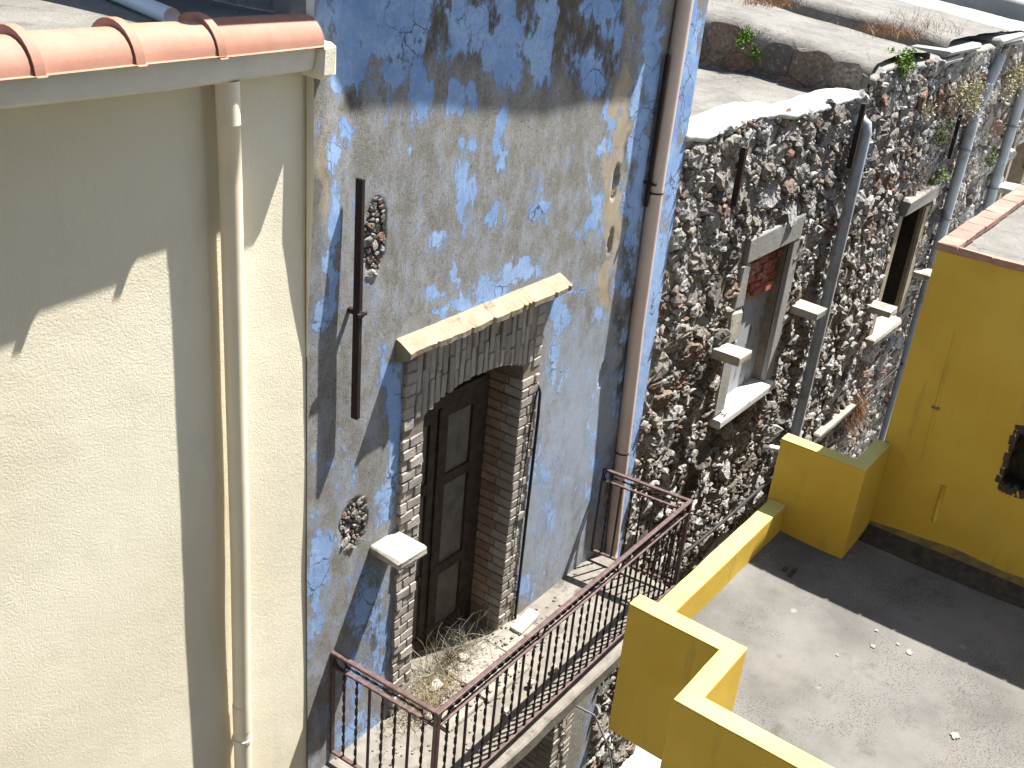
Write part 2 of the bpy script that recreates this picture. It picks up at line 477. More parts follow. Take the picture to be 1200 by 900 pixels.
# terrace
n = N('terrace_screed', 0.9, 0.25)
tcx = n.mix(n.ramp(n.noise(1.5, 6, 0.62), 0.32, 0.68), (0.088, 0.083, 0.074), (0.138, 0.132, 0.120))
tcx = n.mix(n.ramp(n.noise(0.9, 4, 0.6, n.scale(1.3, 0.8, 1)), 0.5, 0.72, 0, 0.7), tcx, (0.14, 0.133, 0.12))
sp = n.noise(70, 3, 0.8)
tcx = n.mix(n.mth('MULTIPLY', n.ramp(sp, 0.52, 0.6), n.ramp(n.noise(2.1, 4), 0.42, 0.6, 0, 0.85)), tcx, (0.045, 0.04, 0.033))
tcx = n.mix(n.ramp(n.noise(14, 6, 0.75), 0.6, 0.72, 0, 0.5), tcx, (0.085, 0.078, 0.068))
dv = n.vor(4.2, 'F1', n.mix(0.05, n.co, n.noise(12, 4, col=True)))
dv = n.mth('ADD', dv, n.mth('MULTIPLY', n.mth('SUBTRACT', n.noise(30, 5, 0.7), 0.5), 0.16))
dm = n.mth('MULTIPLY', n.ramp(dv, 0.07, 0.10, 0.9, 0), n.ramp(n.noise(1.9, 3, 0.5), 0.50, 0.56))
tcx = n.mix(n.ramp(n.noise(3.4, 7, 0.72), 0.55, 0.72, 0, 0.75), tcx, (0.06, 0.054, 0.045))
tcx = n.mix(n.ramp(n.noise(1.1, 5, 0.6), 0.5, 0.62, 0, 0.35), tcx, (0.155, 0.14, 0.112))
tcx = n.mix(dm, tcx, (0.19, 0.18, 0.16))
M['terrace'] = n.done(tcx, n.bump(n.mth('ADD', n.noise(110, 3, 0.8), n.mth('MULTIPLY', n.noise(12, 3), 1.4)), 0.4, 0.005))
M['bitumen'] = simple('dark_bitumen_cove', (0.03, 0.026, 0.02), (0.065, 0.055, 0.04), 14, 0.9, 0.7, 0.01)
M['drop'] = simple('dried_paint_drops', (0.14, 0.135, 0.122), (0.22, 0.212, 0.192), 20, 0.8, 0.2, 0.002)
M['street'] = simple('street_paving', (0.30, 0.295, 0.28), (0.38, 0.37, 0.355), 3, 0.9, 0.5, 0.006)
M['whiteboard'] = None
n = N('flaking_white_board', 0.85, 0.2)
wc = n.mix(n.ramp(n.noise(9, 7, 0.75, n.scale(1.5, 1, 0.5)), 0.53, 0.62), (0.33, 0.35, 0.37), (0.09, 0.10, 0.11))
M['whiteboard'] = n.done(wc, n.bump(n.noise(30, 4), 0.4, 0.003))


def leafmat(name, c1, c2, tr=0.3):
    n = N(name, 0.7, 0.2)
    c = n.mix(n.ramp(n.attr('tint'), 0, 1, 0, 1, False), c1, c2)
    n.b.inputs['Subsurface Weight'].default_value = 0.0
    return n.done(c)


M['green'] = leafmat('fresh_green_leaf', (0.05, 0.10, 0.01), (0.15, 0.25, 0.03))
M['olive'] = leafmat('olive_leaf', (0.05, 0.075, 0.02), (0.14, 0.17, 0.06))
M['dryflower'] = leafmat('dried_flower_head', (0.16, 0.14, 0.07), (0.38, 0.34, 0.21))
M['straw'] = leafmat('dry_straw', (0.16, 0.12, 0.065), (0.40, 0.33, 0.20))
M['rustgrass'] = leafmat('rust_coloured_dry_grass', (0.16, 0.08, 0.035), (0.28, 0.17, 0.085))
M['twig'] = leafmat('dead_twig', (0.10, 0.085, 0.06), (0.22, 0.20, 0.13))
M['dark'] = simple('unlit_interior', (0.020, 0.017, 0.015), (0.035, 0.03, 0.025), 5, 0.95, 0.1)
M['reddoor'] = simple('dull_red_brown_door', (0.07, 0.022, 0.016), (0.11, 0.04, 0.03), 8, 0.8, 0.4)

# ------------------------------------------------------------------ helpers for pieces


def grid(x0, x1, z0, z1, step, fy, mat, name, parent, holes=(), attrs=None, smooth=True, stepz=None):
    nx = max(2, int(round((x1 - x0) / step)) + 1)
    nz = max(2, int(round((z1 - z0) / (stepz or step))) + 1)
    xs = np.linspace(x0, x1, nx); zs = np.linspace(z0, z1, nz)
    X, Z = np.meshgrid(xs, zs)
    X = X.ravel(); Z = Z.ravel()
    Y = fy(X, Z)
    V = np.stack([X, Y, Z], 1)
    i, j = np.meshgrid(np.arange(nx - 1), np.arange(nz - 1))
    i = i.ravel(); j = j.ravel()
    a = j * nx + i
    cx = (xs[i] + xs[i + 1]) / 2; cz = (zs[j] + zs[j + 1]) / 2
    keep = np.ones(len(a), bool)
    for h in holes:
        if callable(h): keep &= ~h(cx, cz)
        else: keep &= ~((cx > h[0]) & (cx < h[1]) & (cz > h[2]) & (cz < h[3]))
    a = a[keep]
    F = np.stack([a, a + 1, a + 1 + nx, a + nx], 1)
    at_ = attrs(V) if attrs else {}
    fl = {k: v for k, v in at_.items() if v.ndim == 1}
    cl = {k: v for k, v in at_.items() if v.ndim == 2}
    return mesh(name, V, F, mat, parent, smooth, fl, cl)


def hsheet(x0, x1, y0, y1, step, fz, mat, name, parent, smooth=True):
    nx = max(2, int(round((x1 - x0) / step)) + 1); ny = max(2, int(round((y1 - y0) / step)) + 1)
    X, Y = np.meshgrid(np.linspace(x0, x1, nx), np.linspace(y0, y1, ny))
    X = X.ravel(); Y = Y.ravel()
    V = np.stack([X, Y, fz(X, Y)], 1)
    i, j = np.meshgrid(np.arange(nx - 1), np.arange(ny - 1))
    a = (j * nx + i).ravel()
    F = np.stack([a, a + 1, a + 1 + nx, a + nx], 1)
    return mesh(name, V, F, mat, parent, smooth)


def box(name, mat, parent, *a, **k):
    return MB().box(*a, **k).build(name, mat, parent)


BRK = {}


def brick(name, mat, parent, x0, x1, y0, y1, z0, z1, b=0.006, j=0.004):
    """a brick as one object; alike sizes share one of a few meshes"""
    dims = (round((x1 - x0) / 0.02) * 0.02, round((y1 - y0) / 0.02) * 0.02, round((z1 - z0) / 0.01) * 0.01)
    dims = tuple(max(d, 0.01) for d in dims)
    key = (dims, mat.name, rnd.randrange(4))
    if key not in BRK:
        m = MB().box(-dims[0] / 2, dims[0] / 2, -dims[1] / 2, dims[1] / 2, 0, dims[2], bev=b, jit=j)
        me = bpy.data.meshes.new('brick_mesh')
        me.from_pydata(m.V, [], m.F)
        me.materials.append(mat)
        BRK[key] = me
    o = link(name, BRK[key], ((x0 + x1) / 2, (y0 + y1) / 2 + rnd.uniform(-.004, .004), z0), parent)
    o.scale = ((x1 - x0) / dims[0], (y1 - y0) / dims[1], (z1 - z0) / dims[2])
    o.rotation_euler = (0, rnd.uniform(-.012, .012), rnd.uniform(-.012, .012))
    return o


def blades(c, n, h, spread, width=0.006, lean=0.6, zsc=1.0, kinks=4, up=(0, 0, 1)):
    V, F, T = [], [], []
    up = Vector(up).normalized()
    for k in range(n):
        bx = Vector(c) + Vector((rnd.gauss(0, spread[0]), rnd.gauss(0, spread[1]), rnd.gauss(0, spread[2] if len(spread) > 2 else 0)))
        d = (up + Vector((rnd.gauss(0, lean), rnd.gauss(0, lean), rnd.gauss(0, lean * .4)))).normalized()
        L = h * rnd.uniform(0.4, 1.15)
        side = d.cross(Vector((rnd.gauss(0, 1), rnd.gauss(0, 1), rnd.gauss(0, 1)))).normalized()
        p = bx; t = rnd.random()
        base = len(V)
        for q in range(kinks + 1):
            w = width * (1 - q / (kinks + 0.6)) * rnd.uniform(.8, 1.2)
            V += [tuple(p - side * w / 2), tuple(p + side * w / 2)]
            T += [t, t]
            p = p + d * (L / kinks)
            d = (d + Vector((rnd.gauss(0, .22), rnd.gauss(0, .22), rnd.gauss(0, .15) - 0.10))).normalized()
        for q in range(kinks):
            a = base + 2 * q
            F.append((a, a + 1, a + 3, a + 2))
    return V, F, T


def leaves(c, n, rad, size, clumps=7):
    V, F, T = [], [], []
    cs = [Vector(c) + Vector((rnd.gauss(0, rad[0] * .5), rnd.gauss(0, rad[1] * .5), rnd.gauss(0, rad[2] * .5))) for _ in range(clumps)]
    for k in range(n):
        q = rnd.choice(cs)
        p = q + Vector((rnd.gauss(0, rad[0] * .28), rnd.gauss(0, rad[1] * .28), rnd.gauss(0, rad[2] * .28)))
        u = Vector((rnd.gauss(0, 1), rnd.gauss(0, 1), rnd.gauss(0, 1))).normalized()
        v = u.cross(Vector((rnd.gauss(0, 1), rnd.gauss(0, 1), rnd.gauss(0, 1)))).normalized()
        s = size * rnd.uniform(.5, 1.3)
        b = len(V); t = rnd.random()
        V += [tuple(p - u * s), tuple(p + v * s * .45), tuple(p + u * s), tuple(p - v * s * .45)]
        T += [t] * 4
        F.append((b, b + 1, b + 2, b + 3))
    return V, F, T


def plant(name, label, cat, group, parts):
    """parts: list of (part name, (V,F,T), material)"""
    allv = np.array([v for _, g, _ in parts for v in g[0]])
    lo = allv.min(0); hi = allv.max(0)
    if len(parts) == 1:
        pn, g, m = parts[0]
        o = mesh(name, g[0], g[1], m, None, False, {'tint': g[2]})
        return tag(o, label, cat, group, 'stuff' if len(g[1]) > 2000 else None)
    t = thing(name, ((lo[0] + hi[0]) / 2, (lo[1] + hi[1]) / 2, lo[2]), label, cat, group)
    for pn, g, m in parts:
        o = mesh(pn, g[0], g[1], m, t, False, {'tint': g[2]})
        o['kind'] = 'stuff'
    return t


def clip_poly(poly, nx_, nz_, c):
    out = []
    n_ = len(poly)
    for i_ in range(n_):
        p, q_ = poly[i_], poly[(i_ + 1) % n_]
        dp_ = p[0] * nx_ + p[1] * nz_ - c; dq = q_[0] * nx_ + q_[1] * nz_ - c
        if dp_ <= 0: out.append(p)
        if (dp_ < 0 < dq) or (dq < 0 < dp_):
            t = dp_ / (dp_ - dq)
            out.append((p[0] + (q_[0] - p[0]) * t, p[1] + (q_[1] - p[1]) * t))
    return out


def rubble_cells(x0, x1, z0, z1, stretch, radii, tries, blocked, seed):
    """power diagram of darts of mixed size -> irregular stones that fill the wall"""
    R = random.Random(seed)
    cell = 0.25
    g = {}
    pts = []
    X0, X1 = x0 / stretch, x1 / stretch

    def near(x, z, k=1):
        ix, iz = int(math.floor(x / cell)), int(math.floor(z / cell))
        for a in range(ix - k, ix + k + 1):
            for b_ in range(iz - k, iz + k + 1):
                for q_ in g.get((a, b_), ()): yield q_
    for (rlo, rhi), tn in zip(radii, tries):
        for _ in range(tn):
            x = R.uniform(X0, X1); z = R.uniform(z0, z1); r = R.uniform(rlo, rhi)
            if blocked(x * stretch, z, r): continue
            ok = True
            for q_ in near(x, z):
                if (q_[0] - x) ** 2 + (q_[1] - z) ** 2 < ((q_[2] + r) * 0.93) ** 2: ok = False; break
            if ok:
                p = (x, z, r, len(pts)); pts.append(p)
                g.setdefault((int(math.floor(x / cell)), int(math.floor(z / cell))), []).append(p)
    cells = []
    for p in pts:
        x, z, r, _i = p
        e = r * 1.75
        poly = [(max(x - e, X0), max(z - e, z0)), (min(x + e, X1), max(z - e, z0)), (min(x + e, X1), min(z + e, z1)), (max(x - e, X0), min(z + e, z1))]
        # cut square corners
        poly = clip_poly(poly, .7071, .7071, (x + z) * .7071 + e * 1.02); poly = clip_poly(poly, -.7071, .7071, (-x + z) * .7071 + e * 1.02)
        poly = clip_poly(poly, .7071, -.7071, (x - z) * .7071 + e * 1.02); poly = clip_poly(poly, -.7071, -.7071, (-x - z) * .7071 + e * 1.02)
        for q_ in near(x, z):
            if q_[3] == _i: continue
            dx, dz = q_[0] - x, q_[1] - z
            d2 = dx * dx + dz * dz
            if d2 > (e + q_[2] * 1.75) ** 2 or d2 < 1e-9: continue
            d = math.sqrt(d2)
            off = (d2 + r * r - q_[2] * q_[2]) / (2 * d)
            off = max(off, r * .45)
            poly = clip_poly(poly, dx / d, dz / d, (x * dx + z * dz) / d + off - 0.0035)
            if len(poly) < 3: break
        if len(poly) >= 3: cells.append((x * stretch, z, r, [(a * stretch, b_) for a, b_ in poly]))
    return cells


def stone_geo(poly, cx, cz, r, yb, R):
    """one stone: rings of the outline pulled forward, uneven and tilted"""
    # chaikin once
    P = []
    n_ = len(poly)
    for i_ in range(n_):
        a, b_ = poly[i_], poly[(i_ + 1) % n_]
        L = math.hypot(b_[0] - a[0], b_[1] - a[1])
        if L < r * .30: P.append(((a[0] + b_[0]) / 2, (a[1] + b_[1]) / 2)); continue
        P.append((a[0] * .78 + b_[0] * .22, a[1] * .78 + b_[1] * .22)); P.append((a[0] * .22 + b_[0] * .78, a[1] * .22 + b_[1] * .78))
    n_ = len(P)
    if n_ < 4: return None
    mx = sum(p[0] for p in P) / n_; mz = sum(p[1] for p in P) / n_
    prot = R.uniform(.012, .044) + (R.random() < .22) * R.uniform(0, .035)
    prot = min(prot, .02 + r * .75)
    tx, tz = R.gauss(0, .22), R.gauss(0, .22)
    V = []; F = []
    for (k_, dep) in ((1.0, -0.02), (0.985, 0.5), (0.80, 0.92), (0.38, 1.0)):
        for p in P:
            jx = R.gauss(0, .05) * r * (dep > 0); jz = R.gauss(0, .05) * r * (dep > 0)
            x = mx + (p[0] - mx) * k_ + jx; z = mz + (p[1] - mz) * k_ + jz
            y = yb - prot * max(dep, 0) - (.02 * dep if dep < 0 else 0)
            if dep > .8: y += (x - mx) * tx + (z - mz) * tz + R.gauss(0, .11) * min(r, .07)
            elif dep > 0: y += ((x - mx) * tx + (z - mz) * tz) * .4
            y = min(y, yb + .02)
            V.append((x, y, z))
    for L_ in range(3):
        for i_ in range(n_):
            j_ = (i_ + 1) % n_
            F.append((L_ * n_ + i_, L_ * n_ + j_, (L_ + 1) * n_ + j_, (L_ + 1) * n_ + i_))
    F.append(tuple(range(3 * n_, 4 * n_)))
    return V, F



# ================================================================== GROUND
tag(hsheet(-60, 160, -80, 140, 20, lambda X, Y: X * 0 + GROUND - 0.05, M['street'], 'ground', None), kind='structure')
tag(hsheet(-6, 60, 1.3, 3.7, 0.6, lambda X, Y: X * 0 + GROUND, M['street'], 'alley_pavement', None), kind='structure')

# ================================================================== CREAM HOUSE
XB = 3.40        # boundary cream / blue


def xb(z):       # wavy boundary line
    return XB - 0.03 * np.clip((-2.0 - z) / 3, 0, 1.5)


cream = thing('cream_house', (0.4, D, GROUND), 'cream rendered house with terracotta ridge tiles along its wall top, at the left', 'house')


def fy_cream(X, Z):
    P = np.stack([X, X * 0, Z], 1)
    return D + 0.006 * vnoise(P, 3, 1.1) + 0.0012 * vnoise(P, 4, 4.0)


def cream_wall():
    nx, nz = 180, 330
    u = np.linspace(0, 1, nx); zs = np.linspace(GROUND, -0.74, nz)
    U, Z = np.meshgrid(u, zs)
    e = xb(Z)
    X = 0.2 + (e - 0.2) * U
    X = X.ravel(); Z = Z.ravel()
    V = np.stack([X, fy_cream(X, Z), Z], 1)
    i, j = np.meshgrid(np.arange(nx - 1), np.arange(nz - 1))
    a = (j * nx + i).ravel()
    F = np.stack([a, a + 1, a + 1 + nx, a + nx], 1).tolist()
    m = MB(); m.V = [tuple(v) for v in V]; m.F = [tuple(f) for f in F]
    # the rest of the block behind and to the left
    m.box(-6.0, 0.2, D, 3.9, GROUND, -0.72)
    return m.build('wall', M['cream'], cream, True)


cream_wall()
# top moulding (fascia) with a slightly wavy lower edge
fv = MB()
xsf = np.linspace(-2.0, 3.30, 60)
ptop, pbot = -0.735, -0.87
for k, x in enumerate(xsf):
    pr = 0.118 + 0.058 * min(1.9, max(0, 3.1 - x))
    zb = pbot + 0.012 + 0.006 * math.sin(x * 2.1) + 0.014 * max(0, 2.6 - x)
    fv.V += [(x, D + 0.05, ptop), (x, D - pr, ptop), (x, D - pr + 0.006, (ptop + zb) / 2), (x, D - pr + 0.012, zb + 0.015), (x, D - pr + 0.03, zb), (x, D + 0.05, zb - 0.012)]
for k in range(len(xsf) - 1):
    a = k * 6
    for q in range(5): fv.F.append((a + q, a + q + 1, a + q + 7, a + q + 6))
fv.F.append(tuple(range(6))); b = (len(xsf) - 1) * 6; fv.F.append(tuple(range(b, b + 6))[::-1])
fix_normals(fv.build('fascia', M['fascia'], cream))
# rounded rough end block of the moulding
eb = MB().box(3.285, 3.385, D - 0.15, D + 0.05, -0.885, -0.735, bev=0.02, jit=0.006)
eb.build('fascia_end', M['cream'], cream)


# half round ridge tiles, each overlapping the next
def ridge_tile(x0, x1, r=0.118):
    """axis along x, collar (wider rim) at its left end"""
    m = MB()
    yc, zc = D - 0.018 + 0.062 * max(-1.3, x0 - 2.715), -0.742
    prof = []
    nseg = 14
    L = x1 - x0
    st = [(0.0, r + 0.026), (0.038, r + 0.026), (0.044, r + 0.006), (0.06, r), (L * 0.5, r - 0.002), (L, r - 0.006), (L, r - 0.020), (0.0, r - 0.008)]
    n0 = 0
    for s_, rr in st:
        ring = []
        for q in range(nseg + 1):
            t = math.pi * (q / nseg)
            ring.append((x0 + s_, yc - rr * 1.08 * math.cos(t) * (1.0), zc + rr * math.sin(t) * 1.02 + 0.0))
        # foot flange on the street side
        ring.insert(0, (x0 + s_, yc - rr * 1.08 - 0.012, zc - 0.004))
        ring.append((x0 + s_, yc + rr * 1.08, zc - 0.01))
        m.V += ring
    w = nseg + 3
    for k in range(len(st)):
        k2 = (k + 1) % len(st)
        for q in range(w - 1):
            m.F.append((k * w + q, k * w + q + 1, k2 * w + q + 1, k2 * w + q))
    o = m.build('ridge_tile', M['tile'], cream, True)
    fix_normals(o)
    md = o.modifiers.new('edges', 'EDGE_SPLIT'); md.split_angle = math.radians(35)
    o.rotation_euler = (rnd.uniform(-.02, .02), rnd.uniform(-.012, .012), rnd.uniform(-.012, .012))
    return o


joints = [0.35, 0.74, 1.14, 1.545, 1.955, 2.36, 2.745, 3.31]
joints = [0.78, 1.17, 1.56, 1.95, 2.36, 2.75, 3.31]
for k in range(len(joints) - 1):
    ridge_tile(joints[k] - 0.035 * (k > 0), joints[k + 1])
for k in range(5):
    ridge_tile(0.78 - 0.39 * (k + 1), 0.78 - 0.39 * k)
hsheet(-6, 3.39, 3.72, 9.0, 0.12, lambda X, Y: -0.665 + 0.008 * vnoise(np.stack([X, Y, X * 0], 1), 5, 2.0) + 0.02 * (Y - 3.7) * 0, M['roof_cement'], 'roof', cream)

# cream downpipe
dp = thing('downpipe', (2.83, D - 0.085, GROUND), 'cream painted round downpipe on the cream rendered wall', 'downpipe')
yp = D - 0.068
pts = [(2.845, yp, -0.86), (2.845, yp, -1.3), (2.835, yp, -2.2), (2.825, yp, -3.2), (2.80, yp, -4.25), (2.79, yp, -4.9), (2.78, yp, -6.5), (2.78, yp, GROUND + 0.1)]
pts = [(a_ - .012, b_, c_) for a_, b_, c_ in pts]
MB().tube(pts, 0.049, 20).build('pipe', M['cream_pipe'], dp, True)
MB().tube([(2.833, yp, -0.86), (2.833, yp, -1.04)], 0.0505, 20, caps=False).build('pipe_socket', M['cream_pipe'], dp, True)
MB().tube([(2.788, yp, -4.22), (2.786, yp, -4.40)], 0.0515, 20, caps=False).build('pipe_socket', M['cream_pipe'], dp, True)
for z in (-4.47, -7.0):
    cl = MB().tube([(2.784, yp, z - .010), (2.784, yp, z + .010)], 0.054, 20)
    cl.box(2.78, 2.81, yp + 0.04, D + 0.02, z - .012, z + .012)
    cl.build('bracket', M['fascia'], dp)

# ================================================================== BLUE HOUSE
blue_h = thing('blue_house', (5.3, D, GROUND), 'tall house with peeling blue limewash, a brick framed door and a long balcony', 'house')
BR = 7.16

# blobs of surviving blue paint: photo pixel, radii in px
BLOBS = [(430,20,62,42,1),(482,8,22,32,1),(400,75,24,28,1),(455,50,40,18,1),(461,88,12,16,1),(490,108,13,34,1),(529,112,11,18,1),(537,25,10,34,1),(560,28,8,24,1),
 (592,36,12,60,1),(575,62,10,18,1),(598,80,8,22,.9),(632,60,10,34,1),(640,15,9,20,1),(401,152,8,18,.9),(384,178,7,22,.7),(587,148,7,20,1),(583,188,8,20,1),
 (552,112,9,12,.9),(703,8,18,14,1),(692,84,14,22,1),(706,30,6,16,.9),(722,38,7,20,.9),(714,140,5,30,.9),(703,175,6,14,.9),(541,228,9,36,1),(513,276,9,14,.95),
 (577,252,7,16,1),(553,168,6,8,.8),(546,186,5,6,.8),(540,165,5,10,.7),(480,182,4,7,.7),(634,245,7,16,.9),(698,243,7,18,.95),(690,262,14,12,.9),(675,275,10,6,.8),
 (608,318,26,12,1),(575,338,24,11,1),(545,356,22,8,1),(516,369,10,5,1),(510,336,8,6,.9),(534,325,4,14,1),(388,262,9,35,1),(386,330,8,45,.9),(378,372,10,22,.9),
 (452,440,9,30,1),(458,480,9,60,1),(460,540,6,50,1),(448,590,8,30,.8),(375,655,10,32,1),(368,700,8,60,.8),(428,712,18,50,.72),(445,760,10,60,.7),(412,790,16,50,.55),
 (655,370,7,30,1),(650,420,5,30,.9),(668,345,9,6,.8),(700,370,6,9,.7),(640,60,6,40,.8),(618,40,6,30,.6),
 (760,60,10,80,1),(748,170,8,90,.9),(745,150,9,60,.9),(738,250,8,60,.8),(806,60,14,110,1),(786,190,10,120,1),(765,320,10,120,1),(750,430,10,120,1),(738,520,8,80,1),(728,620,8,60,.9),
 (733,330,8,20,.7),(728,400,6,20,.6),(720,460,8,30,.6),(700,540,12,30,.6),(690,585,14,25,.55),(630,560,10,40,.5),(610,690,14,20,.7),(642,600,14,40,.5),(420,860,40,30,.7)]


def blue_attrs(V):
    X, Z = V[:, 0], V[:, 2]
    d = np.stack([X, np.full_like(X, D), Z], 1)
    R_ = np.array([list(r0), list(r1), list(r2)])
    c = d @ R_.T
    u = c[:, 0] / c[:, 2] * FPX + 600; v = c[:, 1] / c[:, 2] * FPX + 450
    P = np.stack([X, X * 0, Z], 1)
    wob = 9 * fbm(P, 11, 7.0, 3); wob2 = 9 * fbm(P, 21, 7.0, 3)
    uu = u + wob; vv = v + wob2 * 1.3
    Rr = np.zeros(len(X)) + 0.06
    for (bx, by, rx, ry, s) in BLOBS:
        q = ((uu - bx) / rx) ** 2 + ((vv - by) / ry) ** 2
        Rr = np.maximum(Rr, s * np.exp(-q * 0.62))
    Rr = Rr + 0.10 * np.clip((130 - v) / 60, 0, 1) * np.clip((742 - u) / 20, 0, 1)
    below = np.clip((-5.6 - Z) / 0.6, 0, 1)
    Rr = np.maximum(Rr, below * 0.35)
    soot_shade = np.clip((150 - v + 30 * fbm(P, 31, 1.6, 2)) / 90, 0, 1) * np.clip((v * 0 + u - 395) / 60, 0, 1) * np.clip((742 - u) / 20, 0, 1)
    soot_shade *= 0.78 + 0.42 * vnoise(np.stack([X * 2.6, X * 0, Z * 0.35], 1), 9, 1.0)
    def blob(bx, by, rx, ry, s): return s * np.exp(-(((uu - bx) / rx) ** 2 + ((vv - by) / ry) ** 2))
    soot_shade = np.maximum(soot_shade, blob(420, 250, 40, 60, .35))
    for b in ((712, 170, 14, 60, .0), (437, 720, 10, 60, .75), (735, 180, 8, 90, .5), (735, 300, 8, 110, .75), (725, 430, 9, 90, .75), (715, 560, 12, 100, .6), (408, 120, 20, 20, .6), (400, 480, 20, 60, .35)):  # right-hand blobs paint the downpipe's shadow band into the wall colour
        if b[4]: soot_shade = np.maximum(soot_shade, blob(*b))
    tan_ = blob(728, 130, 12, 70, 1.0); tan_ = np.maximum(tan_, blob(716, 230, 14, 90, 1.0)); tan_ = np.maximum(tan_, blob(705, 330, 12, 50, .8))
    tan_ = np.maximum(tan_, blob(372, 200, 9, 90, .75)); tan_ = np.maximum(tan_, blob(362, 500, 8, 160, .5))
    haze = 0.42 + 0 * X
    for b in ((690, 500, 90, 180, 1.0), (640, 600, 70, 140, .9), (470, 210, 60, 60, .5), (400, 560, 40, 140, .55), (600, 200, 60, 90, .4), (760, 300, 40, 500, .9), (640, 230, 70, 40, .5)):
        haze = np.maximum(haze, blob(*b))
    haze = haze * (0.25 + 0.75 * np.clip((v - 60) / 160, 0, 1))
    return {'paint': np.stack([Rr, soot_shade, tan_, np.ones_like(X)], 1), 'haze': haze}


PITS = [(3.80, -1.76, .075, .20), (3.69, -3.50, .10, .16), (6.20, -1.86, .035, .12), (6.41, -3.42, .05, .10), (6.24, -2.30, .025, .09)]


def fy_blue(X, Z):
    P = np.stack([X, X * 0, Z], 1)
    y = D + 0.007 * vnoise(P, 13, 1.2) + 0.0012 * vnoise(P, 14, 5.0)
    bulge = 0.05 * np.clip((Z + 2.25) / 0.9, 0, 1) * np.clip(1 - (X - XB) / 0.22, 0, 1)
    y = y - bulge - 0.012
    for (px, pz, rx, rz) in PITS:
        q = ((X - px) / rx) ** 2 + ((Z - pz) / rz) ** 2 + 0.15 * fbm(P, 40, 14.0, 2)
        y = y + 0.040 * np.clip(1.15 - q, 0, 1) ** 0.4 * (1 + 0.3 * vnoise(P, 41, 30.0))
    # flat pilaster-like margin at the right end
    y = y - 0.012 * np.clip((X - 6.50) / 0.04, 0, 1)
    return y


def blue_wall():
    holes = [(4.15, 5.40, -5.27, -2.74), (5.30, 6.40, GROUND - 1, -6.35)]
    o = grid(XB - 0.075, BR, -6.3, 0.63, 0.0185, fy_blue, M['blue'], 'wall', blue_h, holes, blue_attrs)
    grid(XB - 0.075, BR, GROUND - 0.05, -6.295, 0.06, fy_blue, M['blue'], 'wall_foot', blue_h, holes, blue_attrs)


blue_wall()
# left edge return (proud edge over the cream wall), right return and side walls, back
ed = MB().box(XB - 0.075, XB - 0.06, D - 0.005, D + 0.2, GROUND, 0.62)
ed.build('wall_edge', M['cement'], blue_h)
zs = np.linspace(-2.3, 0.62, 60)
em = MB()
for z in zs:
    y = fy_blue(np.array([XB - 0.075]), np.array([z]))[0]
    em.V += [(XB - 0.075, y, z), (XB - 0.073, D + 0.02, z)]
for k in range(len(zs) - 1): em.F.append((2 * k, 2 * k + 1, 2 * k + 3, 2 * k + 2))
em.build('wall_edge', M['fascia'], blue_h)
# side wall above the cream roof, in coarse mortared masonry
V = []
ny, nz = 90, 34
ys = np.linspace(D + 0.02, 9.2, ny); zz = np.linspace(-0.95, 0.62, nz)
Yg, Zg = np.meshgrid(ys, zz); Yg = Yg.ravel(); Zg = Zg.ravel()
Pg = np.stack([Yg, Yg * 0, Zg], 1)
Xg = XB + 0.02 * fbm(Pg, 50, 4.0, 3) - 0.0
i, j = np.meshgrid(np.arange(ny - 1), np.arange(nz - 1)); a = (j * ny + i).ravel()
mesh('side_wall', np.stack([Xg, Yg, Zg], 1), np.stack([a, a + ny, a + 1 + ny, a + 1], 1), M['side_stone'], blue_h, True)
MB().box(BR - 0.25, BR, D + 0.01, 9.2, -2.2, 0.62).build('side_wall', M['blue'], blue_h)
MB().box(XB + 0.03, BR - 0.01, D + 0.4, 9.2, GROUND, 0.6).build('core', M['dark'], blue_h)
# eaves high above the frame
MB().prism([(XB - 0.15, D - .325), (4.81, D - .335), (6.1, D - .375), (BR + .02, D - .375), (BR + .02, 9.3), (XB - .15, 9.3)], 2, 0.62, 0.70).build('eaves_slab', M['cement'], blue_h)
hsheet(XB - 0.1, BR + 0.02, D - 0.31, 9.3, 0.3, lambda X, Y: 0.73 + 0.0 * Y, M['tile'], 'roof', blue_h)

for (px, pz, rx, rz) in PITS[:2]:
    Rq = random.Random(int(px * 100))
    Vq, Fq, Tq = [], [], []
    for (x, z, r, poly) in rubble_cells(px - rx * 1.1, px + rx * 1.1, pz - rz * 1.1, pz + rz * 1.1, 1.1, [(.022, .032), (.010, .018)], [60, 1200], lambda x, z, r: ((x - px) / rx) ** 2 + ((z - pz) / rz) ** 2 > 1.15, int(px * 50)):
        g_ = stone_geo(poly, x, z, r, D + .012, Rq)
        if not g_: continue
        n_ = len(Vq)
        Vq += [(v[0], D + .008 + (v[1] - D - .012) * .6, v[2]) for v in g_[0]]; Fq += [tuple(i_ + n_ for i_ in f) for f in g_[1]]; Tq += [Rq.uniform(.25, .95)] * len(g_[0])
    o = mesh('exposed_rubble', Vq, Fq, M['stone'], blue_h, False, {'tint': Tq}); o['kind'] = 'stuff'

